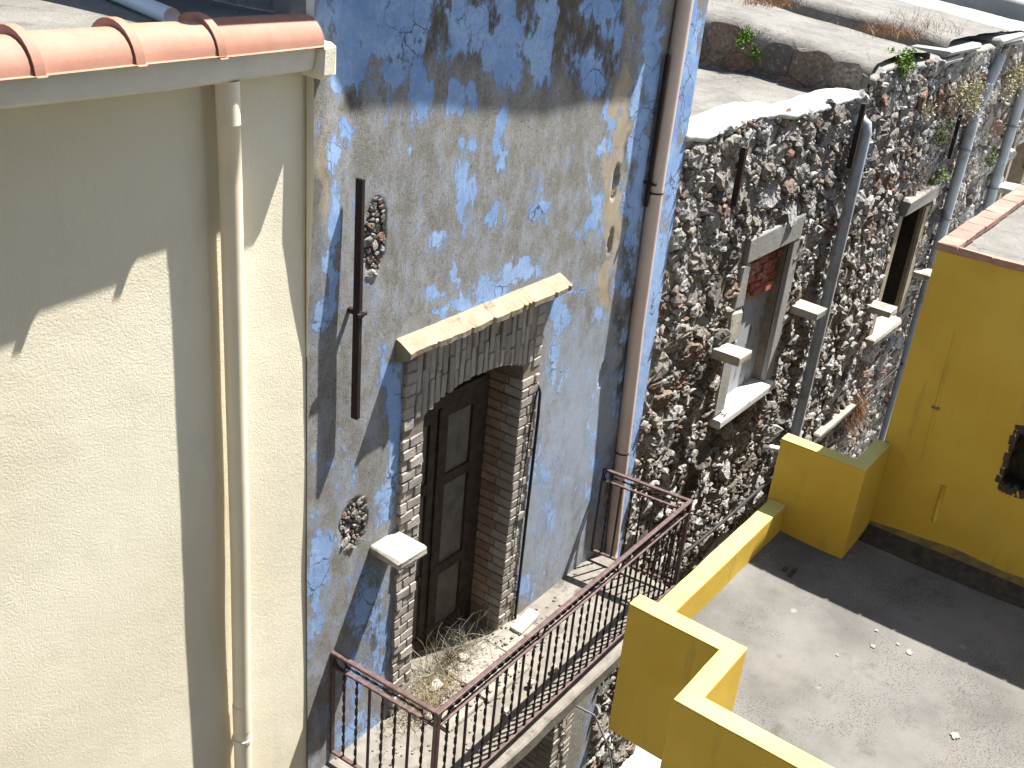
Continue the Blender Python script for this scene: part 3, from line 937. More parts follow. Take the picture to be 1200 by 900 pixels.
# door surround of brick (proud 35 mm)
ds = link('door_surround', MB().box(4.10, 5.56, D - 0.012, D + 0.04, -2.62, -2.5).build('tmp', M['brick_mortar'], None).data, (4.83, D, -5.26), None)
bpy.data.objects.remove(bpy.data.objects['tmp'])
ds.data.name = 'door_surround'
me = bpy.data.meshes.new('door_surround')
mm_ = MB()
YF = D - 0.040      # brick front plane
YM = D - 0.030      # mortar plane
xl0, xl1, xr0, xr1 = 4.065, 4.255, 5.272, 5.468
ZS = -5.25          # sill level
def arch_z(x):
    t = (x - (xl1 + xr0) / 2) / ((xr0 - xl1) / 2)
    return -3.03 + 0.17 * math.sqrt(max(0, 1 - t * t * 0.93))
mm_.box(xl0 + .004, xl1 - .004, YM, D + 0.255, ZS - 0.02, -3.0)
mm_.box(xr0 + .004, xr1 - .004, YM, D + 0.255, ZS - 0.02, -3.0)
ap = [(xl0 + .004, -3.0), (xl1 - .004, -3.0)] + [(x, arch_z(x) + .004) for x in np.linspace(xl1, xr0, 16)] + [(xr0 + .004, -3.0), (xr1 - .004, -3.0), (xr1 - .004, -2.52), (xl0 + .004, -2.52)]
q = MB()
# arch backing as strips so that the opening stays clear
xs_ = [xl0 + .004] + list(np.linspace(xl1, xr0, 16)) + [xr1 - .004]
for k in range(len(xs_) - 1):
    x0_, x1_ = xs_[k], xs_[k + 1]
    za = -3.0 if k == 0 else arch_z(x0_) + .004
    zb_ = -3.0 if k == len(xs_) - 2 else arch_z(x1_) + .004
    if k == 0: zb_ = -3.0
    if k == len(xs_) - 2: za = -3.0
    mm_.prism([(x0_, za), (x1_, zb_), (x1_, -2.52), (x0_, -2.52)], 1, YM, D + 0.255)
old = ds
WLOC.pop(old.name, None)
bpy.data.objects.remove(old)
ds = mm_.build('door_surround', M['brick_mortar'], blue_h)
tag(ds, 'grey brown brick surround of the balcony door')
H = 0.066
nrow = int((-3.03 - ZS) / (H + 0.009))
for r in range(nrow):
    z0 = ZS + r * (H + 0.009)
    sp = 0.125 if r % 2 else 0.06
    jx = rnd.uniform(-.012, .012)
    for (a, b_) in ((xl0 + jx * .5, xl0 + sp - .004), (xl0 + sp + .004, xl1)):
        brick('brick', M['brick'], ds, a, b_, YF + rnd.uniform(-.006, .006), D + 0.06, z0, z0 + H)
    sp = 0.075 if r % 2 else 0.135
    for (a, b_) in ((xr0, xr0 + sp - .004), (xr0 + sp + .004, xr1 + jx * .5)):
        if a > xr0 + 0.01: brick('brick', M['brick'], ds, a, b_, YF + rnd.uniform(-.006, .006), D + 0.06, z0, z0 + H)
        else: brick('brick', M['brick'], ds, a - 0.006, b_, YF, D + 0.075 + 0.04 * (r % 2), z0, z0 + H)
    # reveal on the right, seen from the street end
    y1_ = D + 0.085 + 0.04 * (r % 2)
    brick('brick', M['brown_brick'], ds, xr0 - 0.006, xr0 + 0.05, y1_, D + 0.25, z0, z0 + H)
# arch voussoirs
nv = 21
for k in range(nv):
    xa = xl1 - 0.09 + (xr0 - xl1 + 0.18) * k / nv; xc = xa + 0.027
    w_ = (xr0 - xl1 + 0.18) / nv - 0.008
    zl = arch_z(min(max(xc, xl1 + .03), xr0 - .03)) - 0.004
    tot = -2.525 - zl
    cut = tot * ((0.62 if k % 2 else 0.40) + rnd.uniform(-.09, .09))
    for (a, b_) in ((zl, zl + cut - .006), (zl + cut + .002, -2.525)):
        brick('brick', M['brick'], ds, xa, xa + w_, YF + rnd.uniform(-.008, .006), D + 0.1, a, b_)
# corners left and right of the arch
for r in range(6):
    z0 = -3.02 + r * 0.0785
    for (a, b_) in ((xl0, xl1 - 0.10), (xr0 + 0.10, xr1)):
        brick('brick', M['brick'], ds, a, b_, YF + rnd.uniform(-.006, .006), D + 0.05, z0, z0 + 0.068)
# cornice over the surround: broken beige mortar on a brick course
cx = np.linspace(3.99, 5.62, 90)
cm = MB()
for k, x in enumerate(cx):
    j1 = 0.012 * vnoise(np.array([[x * 9, 0, 0]]), 61)[0] + (0.012 if rnd.random() < .12 else 0)
    fr = D - 0.135 + abs(j1) * 1.2
    cm.V += [(x, D + 0.01, -2.385 + j1 * .4), (x, D - 0.05, -2.405), (x, fr, -2.45 + j1 * .3), (x, fr + 0.003, -2.487 + j1), (x, D - 0.045, -2.53), (x, D + 0.01, -2.53)]
for k in range(len(cx) - 1):
    a = 6 * k
    for q_ in range(6): cm.F.append((a + q_, a + (q_ + 1) % 6, a + 6 + (q_ + 1) % 6, a + 6 + q_))
cm.F.append(tuple(range(6))); b = (len(cx) - 1) * 6; cm.F.append(tuple(range(b, b + 6))[::-1])
fix_normals(cm.build('cornice', M['cornice'], blue_h))

# the door itself
door = thing('balcony_door', (4.82, D + 0.28, ZS), 'weathered dark wooden double door with grey panels behind the balcony', 'door')
YD = D + 0.245
fr = MB()
fr.box(4.235, 4.30, YD - 0.02, YD + 0.05, ZS, -2.83); fr.box(5.19, 5.285, YD - 0.002, YD + 0.05, ZS, -2.83)
fr.box(4.30, 5.19, YD - 0.015, YD + 0.05, -3.20, -3.13); fr.box(4.30, 5.19, YD - 0.03, YD + 0.05, -3.13, -3.10)
fr.build('door_frame', M['wood'], door)
box('fanlight_board', M['wood'], door, 4.30, 5.19, YD + 0.02, YD + 0.04, -3.10, -2.8)


def leaf(x0, x1, dy):
    lf = MB()
    lf.box(x0, x0 + 0.085, YD + dy, YD + 0.045 + dy, ZS + .02, -3.205)
    lf.box(x1 - 0.085, x1, YD + dy, YD + 0.045 + dy, ZS + .02, -3.205)
    for (a, b_) in ((-3.30, -3.205), (-3.85, -3.77), (-4.62, -4.54), (ZS + .02, ZS + .14)):
        lf.box(x0 + 0.085, x1 - 0.085, YD + dy + .002, YD + 0.043 + dy, a, b_)
    o = lf.build('door_leaf', M['wood'], door)
    for (a, b_) in ((-3.77, -3.30), (-4.54, -3.85), (ZS + .14, -4.62)):
        box('panel', M['wood_grey'], o, x0 + 0.087, x1 - 0.087, YD + dy + .022, YD + dy + .034, a + .002, b_ - .002)


leaf(4.302, 4.738, 0.0)
leaf(4.75, 5.188, -0.004)
# cracked astragal on the meeting edge
box('meeting_strip', M['wood'], door, 4.727, 4.762, YD - 0.022, YD - 0.006, ZS + .03, -3.21, bev=0.006)

# reveal left + soffit
MB().box(xl1 - .004, xl1 + .004, D + 0.0, D + 0.195, ZS, -3.0).build('reveal', M['brick_mortar'], blue_h)
box('sill_bed', M['balcony_floor'], blue_h, 4.235, 5.27, D - 0.01, D + 0.30, ZS - 0.12, ZS)

# lower door under the balcony
MB().box(5.42, 6.32, D + 0.35, D + 0.38, GROUND, -6.30).build('lower_door', M['reddoor'], blue_h)
ls = MB()
ls.box(6.34, 6.66, D - 0.05, D + 0.36, GROUND, -6.36)
ls.box(5.08, 5.40, D - 0.05, D + 0.36, GROUND, -6.36)
ls.box(5.08, 6.66, D - 0.052, D + 0.36, -6.35, -6.08)
lso = ls.build('lower_surround', M['brick_mortar'], blue_h)
for r in range(32):
    z0 = GROUND + 0.02 + r * 0.075
    if z0 > -6.16: break
    s_ = .12 if r % 2 else .2
    brick('brick', M['brick'], lso, 6.335, 6.335 + s_, D - 0.062, D + 0.10, z0, z0 + .066)
    brick('brick', M['brick'], lso, 6.335, 6.39, D + 0.108, D + 0.34, z0, z0 + .066)
    brick('brick', M['brick'], lso, 6.343 + s_, 6.66, D - 0.060, D + 0.05, z0, z0 + .066)
box('plaster_pilaster', M['cement'], blue_h, 6.67, 6.93, D - 0.045, D + 0.02, -8.2, -5.45)

# balcony slab
sl = MB()
xs = np.linspace(3.44, 6.72, 60)
for x in xs:
    j1 = 0.008 * vnoise(np.array([[x * 5, 3, 0]]), 66)[0]
    sl.V += [(x, D + 0.02, -5.262), (x, 2.735 + j1, -5.262), (x, 2.722 + j1, -5.275), (x, 2.722 + j1 * .5, -5.375 + j1), (x, 2.76, -5.395), (x, D + 0.02, -5.42)]
for k in range(len(xs) - 1):
    a = 6 * k
    for q_ in range(6): sl.F.append((a + q_, a + (q_ + 1) % 6, a + 6 + (q_ + 1) % 6, a + 6 + q_))
sl.F.append(tuple(range(6))); b = (len(xs) - 1) * 6; sl.F.append(tuple(range(b, b + 6))[::-1])
slab_o = fix_normals(sl.build('balcony_slab', M['balcony_floor'], blue_h))
for x in (3.75, 5.05, 6.3):
    MB().prism([(D, -5.42), (2.85, -5.42), (2.87, -5.50), (3.1, -5.58), (3.35, -5.80), (D, -5.86)], 0, x - .09, x + .09).build('corbel', M['cement'], blue_h)


def slab_piece(name, cx, cy, lx, ly, rot, z0, th, mat, label, cat, group=None, rough=.012):
    pts = []
    for (a, b_) in ((-.5, -.5), (-.1, -.5), (.3, -.5), (.5, -.5), (.5, 0), (.5, .5), (.2, .5), (-.2, .5), (-.5, .5), (-.5, .1)):
        x = a * lx + rnd.uniform(-rough, rough); y = b_ * ly + rnd.uniform(-rough, rough)
        pts.append((cx + x * math.cos(rot) - y * math.sin(rot), cy + x * math.sin(rot) + y * math.cos(rot)))
    m = MB()
    n_ = len(pts)
    ccx, ccy = cx, cy
    m.V += [(p[0], p[1], z0) for p in pts] + [(p[0], p[1], z0 + th - .006) for p in pts]
    m.V += [(p[0] + (ccx - p[0]) * .03, p[1] + (ccy - p[1]) * .05, z0 + th + rnd.uniform(-.003, .003)) for p in pts]
    m.F = [tuple(range(n_))[::-1], tuple(range(2 * n_, 3 * n_))]
    for L_ in (0, n_):
        m.F += [(L_ + i_, L_ + (i_ + 1) % n_, L_ + n_ + (i_ + 1) % n_, L_ + n_ + i_) for i_ in range(n_)]
    o = m.build(name, mat, None)
    return tag(o, label, cat, group)


# dressed paving slabs in front of the door (children of the slab)
for (x0, x1, y0, y1, h_) in ((4.30, 4.62, 3.40, 3.59, .035), (4.22, 4.60, 3.17, 3.385, .03), (4.635, 5.10, 3.335, 3.585, .038), (4.62, 5.12, 3.14, 3.32, .03), (5.115, 5.52, 3.31, 3.58, .03)):
    MB().box(x0, x1, y0, y1, -5.262, -5.262 + h_, bev=.006, jit=.006).build('paving_slab', M['paving'], slab_o)
slab_piece('broken_slab', 5.49, 3.455, .30, .10, .10, -5.262, .055, M['slabstone'], 'loose pale stone slab lying on the balcony right of the door', 'slab')
# loose rubble on the balcony
rubble = [(4.47, 3.50, .05), (4.74, 3.50, .035), (4.85, 3.46, .03), (4.68, 3.37, .035), (4.83, 3.55, .045), (5.02, 3.52, .03), (4.40, 3.30, .03), (4.96, 3.02, .03), (5.20, 2.98, .03), (4.62, 2.98, .025)]
lbl = ['pale squarish stone lump in the dry grass at the door', 'small rounded stone on the paving slab joint, nearest the grass', 'small grey stone on the middle paving slab',
       'grey brown stone on the outer paving slab', 'stone lump beside the dead twigs in the doorway', 'small stone by the right door jamb', 'stone chip at the outer corner of the left paving slab',
       'stone chip on the balcony floor seen through the balusters', 'stone chip on the balcony floor nearest the railing, right of the door', 'tiny stone chip near the front railing, left of the door']
for (x, y, s), L_ in zip(rubble, lbl):
    m = MB(); V = []
    nseg, nr = 7, 4
    for a in range(nr + 1):
        ph = math.pi * a / nr
        for b_ in range(nseg):
            t = 2 * math.pi * b_ / nseg
            k_ = s * rnd.uniform(.75, 1.15)
            V.append((x + k_ * math.sin(ph) * math.cos(t) * 1.3, y + k_ * math.sin(ph) * math.sin(t), -5.235 + s * .55 - k_ * math.cos(ph) * .62))
    F = []
    for a in range(nr):
        for b_ in range(nseg): F.append((a * nseg + b_, a * nseg + (b_ + 1) % nseg, (a + 1) * nseg + (b_ + 1) % nseg, (a + 1) * nseg + b_))
    m.add(V, F)
    tag(m.build('loose_stone', M['slabstone'], None), L_, 'stone', 'loose stones on the balcony')

# grit and crumbled mortar on the balcony
gb = MB()
Rg = random.Random(4)
for k in range(420):
    if k < 300: x, y = Rg.gauss(4.75, .42), Rg.gauss(3.42, .14)
    else: x, y = Rg.uniform(3.55, 6.5), Rg.uniform(2.85, 3.58)
    if not (3.5 < x < 6.55 and 2.8 < y < 3.58): continue
    s_ = Rg.uniform(.003, .009)
    z_ = -5.262 + (.034 if 4.25 < x < 5.5 and y > 3.15 else 0)
    gb.box(x - s_, x + s_ * Rg.uniform(.5, 1.5), y - s_, y + s_, z_, z_ + s_ * 1.2, jit=s_ * .45)
gbo = gb.build('balcony_grit', M['balcony_floor'], None)
gbo['kind'] = 'stuff'
tag(gbo, 'crumbled mortar grit scattered over the balcony floor', 'grit')

# shelf stone (left)
cap = thing('shelf_stone', (3.99, 3.48, -3.80), 'thick pale stone shelf jutting from the blue wall beside the door bricks', 'stone shelf')
MB().box(3.83, 4.085, 3.335, D + 0.03, -3.79, -3.725, bev=.014, jit=.006).build('slab', M['slabstone'], cap)

# tie bars
tb = thing('iron_wall_tie', (3.67, D - 0.055, -2.76), 'long dark rusty iron bar standing upright on the blue wall left of the door', 'iron bar')
MB().box(3.605, 3.635, D - 0.095, D - 0.05, -2.74, -1.40, bev=.004, jit=.002).build('bar', M['iron'], tb)
MB().tube([(3.62, D - .11, -2.115), (3.62, D + .01, -2.115)], .018, 8).build('bolt', M['iron'], tb)
MB().box(3.585, 3.655, D - .112, D - .098, -2.125, -2.105, bev=.003).build('ring', M['iron'], tb)
t2 = thing('iron_wall_tie', (6.60, D - 0.05, -2.9), 'dark iron bar on the blue wall just left of the pinkish downpipe', 'iron bar')
MB().box(6.60, 6.622, D - 0.07, D - 0.04, -2.1, -1.02, bev=.004, jit=.002).build('bar', M['iron'], t2)
MB().tube([(6.60, D - .12, -1.92), (6.60, D, -1.92)], .014, 8).build('bolt', M['iron'], t2)

# pinkish downpipe
pp = thing('downpipe', (6.75, D - 0.1, GROUND), 'pinkish brown round downpipe near the right edge of the blue wall', 'downpipe')
yq = D - 0.075
pts = [(6.72, yq, 0.62), (6.71, yq, -0.6), (6.69, yq, -1.8), (6.72, yq, -3.0), (6.80, yq, -4.2), (6.88, yq, -5.25), (6.885, yq, -5.50)]
MB().tube(pts, 0.058, 20).build('pipe', M['pink_pipe'], pp, True)
for z, x in ((-2.0, 6.69), (-4.25, 6.80)):
    cl = MB().tube([(x, yq, z - .006), (x, yq, z + .006)], 0.061, 20)
    cl.box(x - .01, x + .01, yq + .05, D + .02, z - .01, z + .01)
    cl.build('bracket', M['iron'], pp)
# black cable looping down right of the door
MBc = MB().tube([(5.35, YF - .008, -4.6), (5.375, YF - .01, -3.9), (5.405, YF - .012, -3.4), (5.43, YF - .014, -3.22), (5.45, YF - .014, -3.18), (5.472, YF - .014, -3.24), (5.482, YF - .012, -3.42), (5.478, YF - .01, -4.3), (5.475, YF - .01, -5.24)], .008, 8,
               rs=[.003, .004, .005, .008, .009, .011, .012, .012, .012])
tag(MBc.build('black_cable', M['cable'], None, True), 'black cable looped beside the right brick jamb of the balcony door', 'cable')

# ================================================================== RAILING
rail = thing('balcony_railing', (5.1, 2.78, -5.26), 'rusty brown wrought iron railing with twisted balusters round the balcony', 'railing')
ZT, ZM, ZB = -4.36, -4.462, -5.175
A0, A1, A2, A3 = (3.53, D - .01), (3.575, 2.775), (6.69, 2.80), (6.61, D - .01)


def lerp(a, b, t): return (a[0] + (b[0] - a[0]) * t, a[1] + (b[1] - a[1]) * t)


def bar(p, q, z, hw, hz, name, mat=M['rail']):
    d = Vector((q[0] - p[0], q[1] - p[1], 0)).normalized(); n_ = Vector((-d.y, d.x, 0))
    m = MB(); V = []
    P0 = Vector((p[0], p[1], z)) - d * hw * .9; P1 = Vector((q[0], q[1], z)) + d * hw * .9
    for c in (P0, P1):
        for (a, b_) in ((-1, -1), (1, -1), (1, .7), (.7, 1), (-.7, 1), (-1, .7)):
            V.append(tuple(c + n_ * a * hw + Vector((0, 0, b_ * hz))))
    F = [(0, 1, 2, 3, 4, 5)[::-1], (6, 7, 8, 9, 10, 11)] + [(i_, (i_ + 1) % 6, 6 + (i_ + 1) % 6, 6 + i_) for i_ in range(6)]
    m.add(V, F)
    return fix_normals(m.build(name, mat, rail))


sides = ((A0, A1), (A1, A2), (A2, A3))
for s_i, (p, q_) in enumerate(sides):
    dz = 0.001 * s_i
    bar(p, q_, ZT + dz, .0165, .009, 'top_rail')
    bar(p, q_, ZM + dz, .014, .006, 'lower_rail')
    bar(p, q_, ZB + dz, .014, .008, 'bottom_rail')
for (p, z0) in ((A1, -5.262), (A2, -5.262), (A0, -5.18), (A3, -5.18)):
    box('post', M['rail'], rail, p[0] - .0165, p[0] + .0165, p[1] - .0165, p[1] + .0165, z0, ZT - .008, bev=.003)


def twist_mesh(twisted, ztop, zbot):
    V, F = [], []
    n_ = 34 if twisted else 1
    L = ztop - zbot
    for k in range(n_ + 1):
        z = L * k / n_
        ang = (k / n_) * L / 0.085 * math.pi if twisted else 0
        a, b_ = (.0098, .0048) if twisted else (.0068, .0068)
        for (sx, sy) in ((-1, -1), (1, -1), (1, 1), (-1, 1)):
            x, y = sx * a, sy * b_
            V.append((x * math.cos(ang) - y * math.sin(ang), x * math.sin(ang) + y * math.cos(ang), z))
    for k in range(n_):
        for j_ in range(4): F.append((4 * k + j_, 4 * k + (j_ + 1) % 4, 4 * k + 4 + (j_ + 1) % 4, 4 * k + 4 + j_))
    me = bpy.data.meshes.new('baluster')
    me.from_pydata(V, [], F)
    me.materials.append(M['iron'])
    return me


tw_me = twist_mesh(True, ZM, ZB); pl_me = twist_mesh(False, ZM, ZB)
cnt = 0
for s_i, (p, q_) in enumerate(sides):
    L = math.hypot(q_[0] - p[0], q_[1] - p[1])
    n_ = int(round(L / 0.098))
    for k in range(1, n_):
        c = lerp(p, q_, k / n_)
        o = link('baluster', pl_me if k % 3 == 0 else tw_me, (c[0], c[1], ZB), rail)
        o.rotation_euler = (rnd.uniform(-.006, .006), rnd.uniform(-.006, .006), rnd.uniform(0, 3) if k % 3 else 0)


def ring(c, dvec, r, name='ring'):
    pts = []
    V = []; F = []
    n1, n2 = 22, 6
    d = Vector((dvec[0], dvec[1], 0)).normalized(); u = Vector((0, 0, 1)); w = d.cross(u)
    for a in range(n1):
        t = 2 * math.pi * a / n1
        cc_ = Vector(c) + (d * math.cos(t) + u * math.sin(t)) * r
        rad = (d * math.cos(t) + u * math.sin(t))
        for b_ in range(n2):
            s_ = 2 * math.pi * b_ / n2
            V.append(tuple(cc_ + rad * .0045 * math.cos(s_) + w * .009 * math.sin(s_)))
    for a in range(n1):
        for b_ in range(n2):
            F.append((a * n2 + b_, a * n2 + (b_ + 1) % n2, ((a + 1) % n1) * n2 + (b_ + 1) % n2, ((a + 1) % n1) * n2 + b_))
    MB().add(V, F).build(name, M['iron'], rail, True)


zc = (ZT + ZM) / 2
for (p, q_) in sides:
    L = math.hypot(q_[0] - p[0], q_[1] - p[1]); d = (q_[0] - p[0], q_[1] - p[1])
    stops = [0.07, L - .07] if L < 1 else [0.07, 1.05, 2.05, L - .07]
    for s_ in stops:
        c = lerp(p, q_, s_ / L); ring((c[0], c[1], zc), d, .042)
    # twisted bar between rings
    for k in range(len(stops) - 1):
        a, b_ = lerp(p, q_, (stops[k] + .04) / L), lerp(p, q_, (stops[k + 1] - .04) / L)
        Ls = math.hypot(b_[0] - a[0], b_[1] - a[1]); dv = Vector((b_[0] - a[0], b_[1] - a[1], 0)).normalized(); w = Vector((-dv.y, dv.x, 0))
        nn = int(Ls / .018)
        V, F = [], []
        for i_ in range(nn + 1):
            ang = i_ * .018 / .07 * math.pi
            for (sx, sy) in ((-1, -1), (1, -1), (1, 1), (-1, 1)):
                x, y = sx * .009, sy * .0042
                xx, yy = x * math.cos(ang) - y * math.sin(ang), x * math.sin(ang) + y * math.cos(ang)
                V.append((a[0] + dv.x * Ls * i_ / nn + w.x * xx, a[1] + dv.y * Ls * i_ / nn + w.y * xx, zc + yy))
        for i_ in range(nn):
            for j_ in range(4): F.append((4 * i_ + j_, 4 * i_ + (j_ + 1) % 4, 4 * i_ + 4 + (j_ + 1) % 4, 4 * i_ + 4 + j_))
        MB().add(V, F).build('twisted_bar', M['iron'], rail)

# ================================================================== STONE HOUSES


def visible_size(x, z, r):
    d = Vector((x, D, z)); c = (r0.dot(d), r1.dot(d), r2.dot(d))
    u = c[0] / c[2] * FPX + 600; v = c[1] / c[2] * FPX + 450
    if not (0 < u < 1200 and 0 < v < 900): return 0
    # behind the yellow terrace building or the balcony railing
    if u > 1100 - (v - 282) * .29 and v > 282 - (u - 1100) * .64 and u > 1030: return 0
    if v > 507 + (u - 916) * .3 and u > 912: return 0
    if v > 604 - (u - 884) * 1.1 and u > 740: return 0
    return r * FPX / c[2]


def tints(R, x, z):
    t = R.random()
    # patches of redder / paler stone
    k = vnoise(np.array([[x, 0, z]]), 71, .9)[0]
    if t < .12: return R.uniform(0, .16)
    if t < .15 + .05 * max(0, k): return R.choice([.28, .30, .33, .42, .44])
    return min(1, max(.1, R.gauss(.66 + .06 * k, .19)))


def stone_front(house, x0, x1, z0, ztop, radii, tries, blocked, seed, singles, stretch=1.35):
    R = random.Random(seed + 100)
    zt = max(ztop(x) for x in np.linspace(x0, x1, 30))
    cells = rubble_cells(x0, x1, z0, zt, stretch, radii, tries, lambda x, z, r: z + r * .6 > ztop(x) or blocked(x, z, r), seed)
    geo = []
    for (x, z, r, poly) in cells:
        g_ = stone_geo(poly, x, z, r, D + 0.0, R)
        if g_: geo.append((visible_size(x, z, r), g_, tints(R, x, z)))
    geo.sort(key=lambda t: -t[0])
    for s_, (V, F), t in geo[:singles]:
        mesh('stone', V, F, M['stone'], house, False, {'tint': [t] * len(V)})
    V, F, T = [], [], []
    for s_, (v, f, ), t in [(a, b_, c) for a, b_, c in geo[singles:]]:
        n_ = len(V); V += v; F += [tuple(i_ + n_ for i_ in q_) for q_ in f]; T += [t] * len(v)
    if V:
        o = mesh('rubble_stones', V, F, M['stone'], house, False, {'tint': T})
        o['kind'] = 'stuff'
    return len(geo)


def hits(x, z, r, rects, pad=0.0):
    return any(a - r * pad < x < b_ + r * pad and c - r * pad < z < d + r * pad for a, b_, c, d in rects)


houseA = thing('stone_house', (9.2, D, GROUND), 'rubble stone house with whitewashed wall top and bricked up window, beside the blue house', 'house')
houseB = thing('stone_house', (14.0, D, GROUND), 'taller rubble stone house with a dark doorway under a worn lintel, behind the yellow building', 'house')
houseC = thing('stone_house', (24.0, D, GROUND), 'farthest rubble stone house, at the right edge behind the grey pipes', 'house')
XA, XBb, XC = 11.22, 16.9, 34.0


def ztA(x): return -1.66 - (x - 7.15) * .028 + 0.03 * math.sin(x * 3.1)
def ztB(x): return -1.56 + 0.03 * math.sin(x * 2.3) + (-.08 if x < 11.5 else 0)
def ztC(x): return -1.60


OA = [(8.62, 10.08, -4.82, -2.80), (8.75, 10.2, -8.8, -6.62)]
OB = [(13.50, 14.95, -5.25, -3.27)]
OC = [(19.4, 21.2, -5.8, -3.30)]
ta = stone_front(houseA, 7.15, XA, GROUND, ztA, [(.10, .15), (.055, .10), (.03, .055), (.015, .028)], [170, 2400, 14000, 22000], lambda x, z, r: hits(x, z, r, OA, .8), 5, 285, 1.5)
tb_ = stone_front(houseB, XA, XBb, GROUND, ztB, [(.09, .14), (.05, .09), (.03, .045)], [300, 3000, 18000], lambda x, z, r: hits(x, z, r, OB, .8), 6, 200, 1.5)
tc_ = stone_front(houseC, XBb, XC, -7.5, ztC, [(.10, .15), (.06, .10)], [1500, 9000], lambda x, z, r: hits(x, z, r, OC, .8), 8, 0, 1.5)
print('stones', ta, tb_, tc_)


def backing(house, x0, x1, z0, ztop, holes):
    def fy(X, Z):
        P = np.stack([X, X * 0, Z], 1)
        return D + 0.000 + 0.011 * fbm(P, 80, 6, 2)
    grid(x0, x1, z0, ztop, 0.07, fy, M['mortar'], 'wall', house, holes)


backing(houseA, 7.14, XA + .01, GROUND, -1.80, [(8.88, 9.88, -4.70, -3.07), lambda X, Z: (X > 8.8) & (X < 10.15) & (Z < -6.62 - ((X - 9.47) / .68) ** 2 * .5)])
MB().box(7.16, XA, D + 0.015, D + 0.4, -2.1, -1.81).build('wall_top', M['mortar'], houseA)
backing(houseB, XA + .01, XBb, GROUND, -1.70, [(13.66, 14.76, -5.2, -3.5)])
MB().box(XA + .005, XBb - .01, D + 0.016, D + 0.4, -2.1, -1.69).build('wall_top', M['mortar'], houseB)
backing(houseC, XBb, XC, GROUND, -1.70, [(19.6, 21.0, -5.6, -3.44)])
for hh_, a, b_ in ((houseA, 7.17, XA - .02), (houseB, XA + .02, XBb - .02), (houseC, XBb + .02, XC)):
    MB().box(a, b_, D + 0.62, 12.0, GROUND, -2.35).build('core', M['dark'], hh_)

# whitewashed coping of house A: lumpy
def lumpy_strip(x0, x1, fz, y0, y1, th, mat, name, parent, seed, step=.05, amp=.02):
    xs = np.arange(x0, x1 + step / 2, step)
    m = MB(); K = 9
    for x in xs:
        e0 = .03 * fbm(np.array([[x, 0, 0]]), seed, 3, 3)[0]
        prof = [(y0 + e0 + .01, -th), (y0 + e0 - .012, -th * .5), (y0 + e0 + .01, -.012), (y0 + e0 + .06, 0), (y0 * .6 + y1 * .4, .012), (y0 * .3 + y1 * .7, .01), (y1 - .05, 0), (y1, -.02), (y1, -th)]
        for (y, dz) in prof:
            jz = amp * fbm(np.array([[x, y * 1.5, 0]]), seed + 1, 5, 3)[0]
            m.V.append((x, y, fz(x) + dz + jz))
    for k in range(len(xs) - 1):
        for q_ in range(K - 1): m.F.append((k * K + q_, k * K + q_ + 1, (k + 1) * K + q_ + 1, (k + 1) * K + q_))
        m.F.append((k * K + K - 1, k * K, (k + 1) * K, (k + 1) * K + K - 1))
    m.F.append(tuple(range(K))); b_ = (len(xs) - 1) * K; m.F.append(tuple(range(b_, b_ + K))[::-1])
    return fix_normals(m.build(name, mat, parent, True))


lumpy_strip(7.14, 11.15, lambda x: ztA(x) + .035, D - 0.03, D + 0.36, .07, M['whitewash'], 'coping', houseA, 91)
# roof of A
hsheet(7.17, 11.4, D + 0.3, 10.0, .08, lambda X, Y: -1.80 + 0.03 * (Y - 4) * .6 + .02 * fbm(np.stack([X, Y, X * 0], 1), 93, 1.2, 3), M['roof_cement'], 'roof', houseA)

# dividing wall and roofs of B, C: profile along x, extruded in y with noise
def roof_profile(house, prof, y0, y1, mat, name, seed, amp=.02, rise=.11, ny=70):
    """prof: list of (x, z)"""
    xs = []; 
    for k in range(len(prof) - 1):
        (xa, za), (xb_, zb_) = prof[k], prof[k + 1]
        n_ = max(2, int(math.hypot(xb_ - xa, zb_ - za) / .06))
        for i_ in range(n_): xs.append((xa + (xb_ - xa) * i_ / n_, za + (zb_ - za) * i_ / n_))
    xs.append(prof[-1])
    ys = np.linspace(0, 1, ny) ** 1.5 * (y1 - y0) + y0
    A = np.array(xs)
    Xm = np.repeat(A[None, :, 0], ny, 0); Zm = np.repeat(A[None, :, 1], ny, 0); Ym = np.repeat(ys[:, None], len(A), 1)
    P = np.stack([Xm.ravel(), Ym.ravel(), Zm.ravel()], 1)
    nz_ = fbm(P, seed, 1.8, 4)
    X = P[:, 0] + amp * 1.2 * fbm(P, seed + 3, 2.2, 3)
    Z = P[:, 2] + amp * nz_ + rise * (P[:, 1] - y0) * (P[:, 2] > -1.9)
    n_ = len(A)
    i, j = np.meshgrid(np.arange(n_ - 1), np.arange(ny - 1)); a = (j * n_ + i).ravel()
    return mesh(name, np.stack([X, P[:, 1], Z], 1), np.stack([a, a + 1, a + 1 + n_, a + n_], 1), mat, house, True)


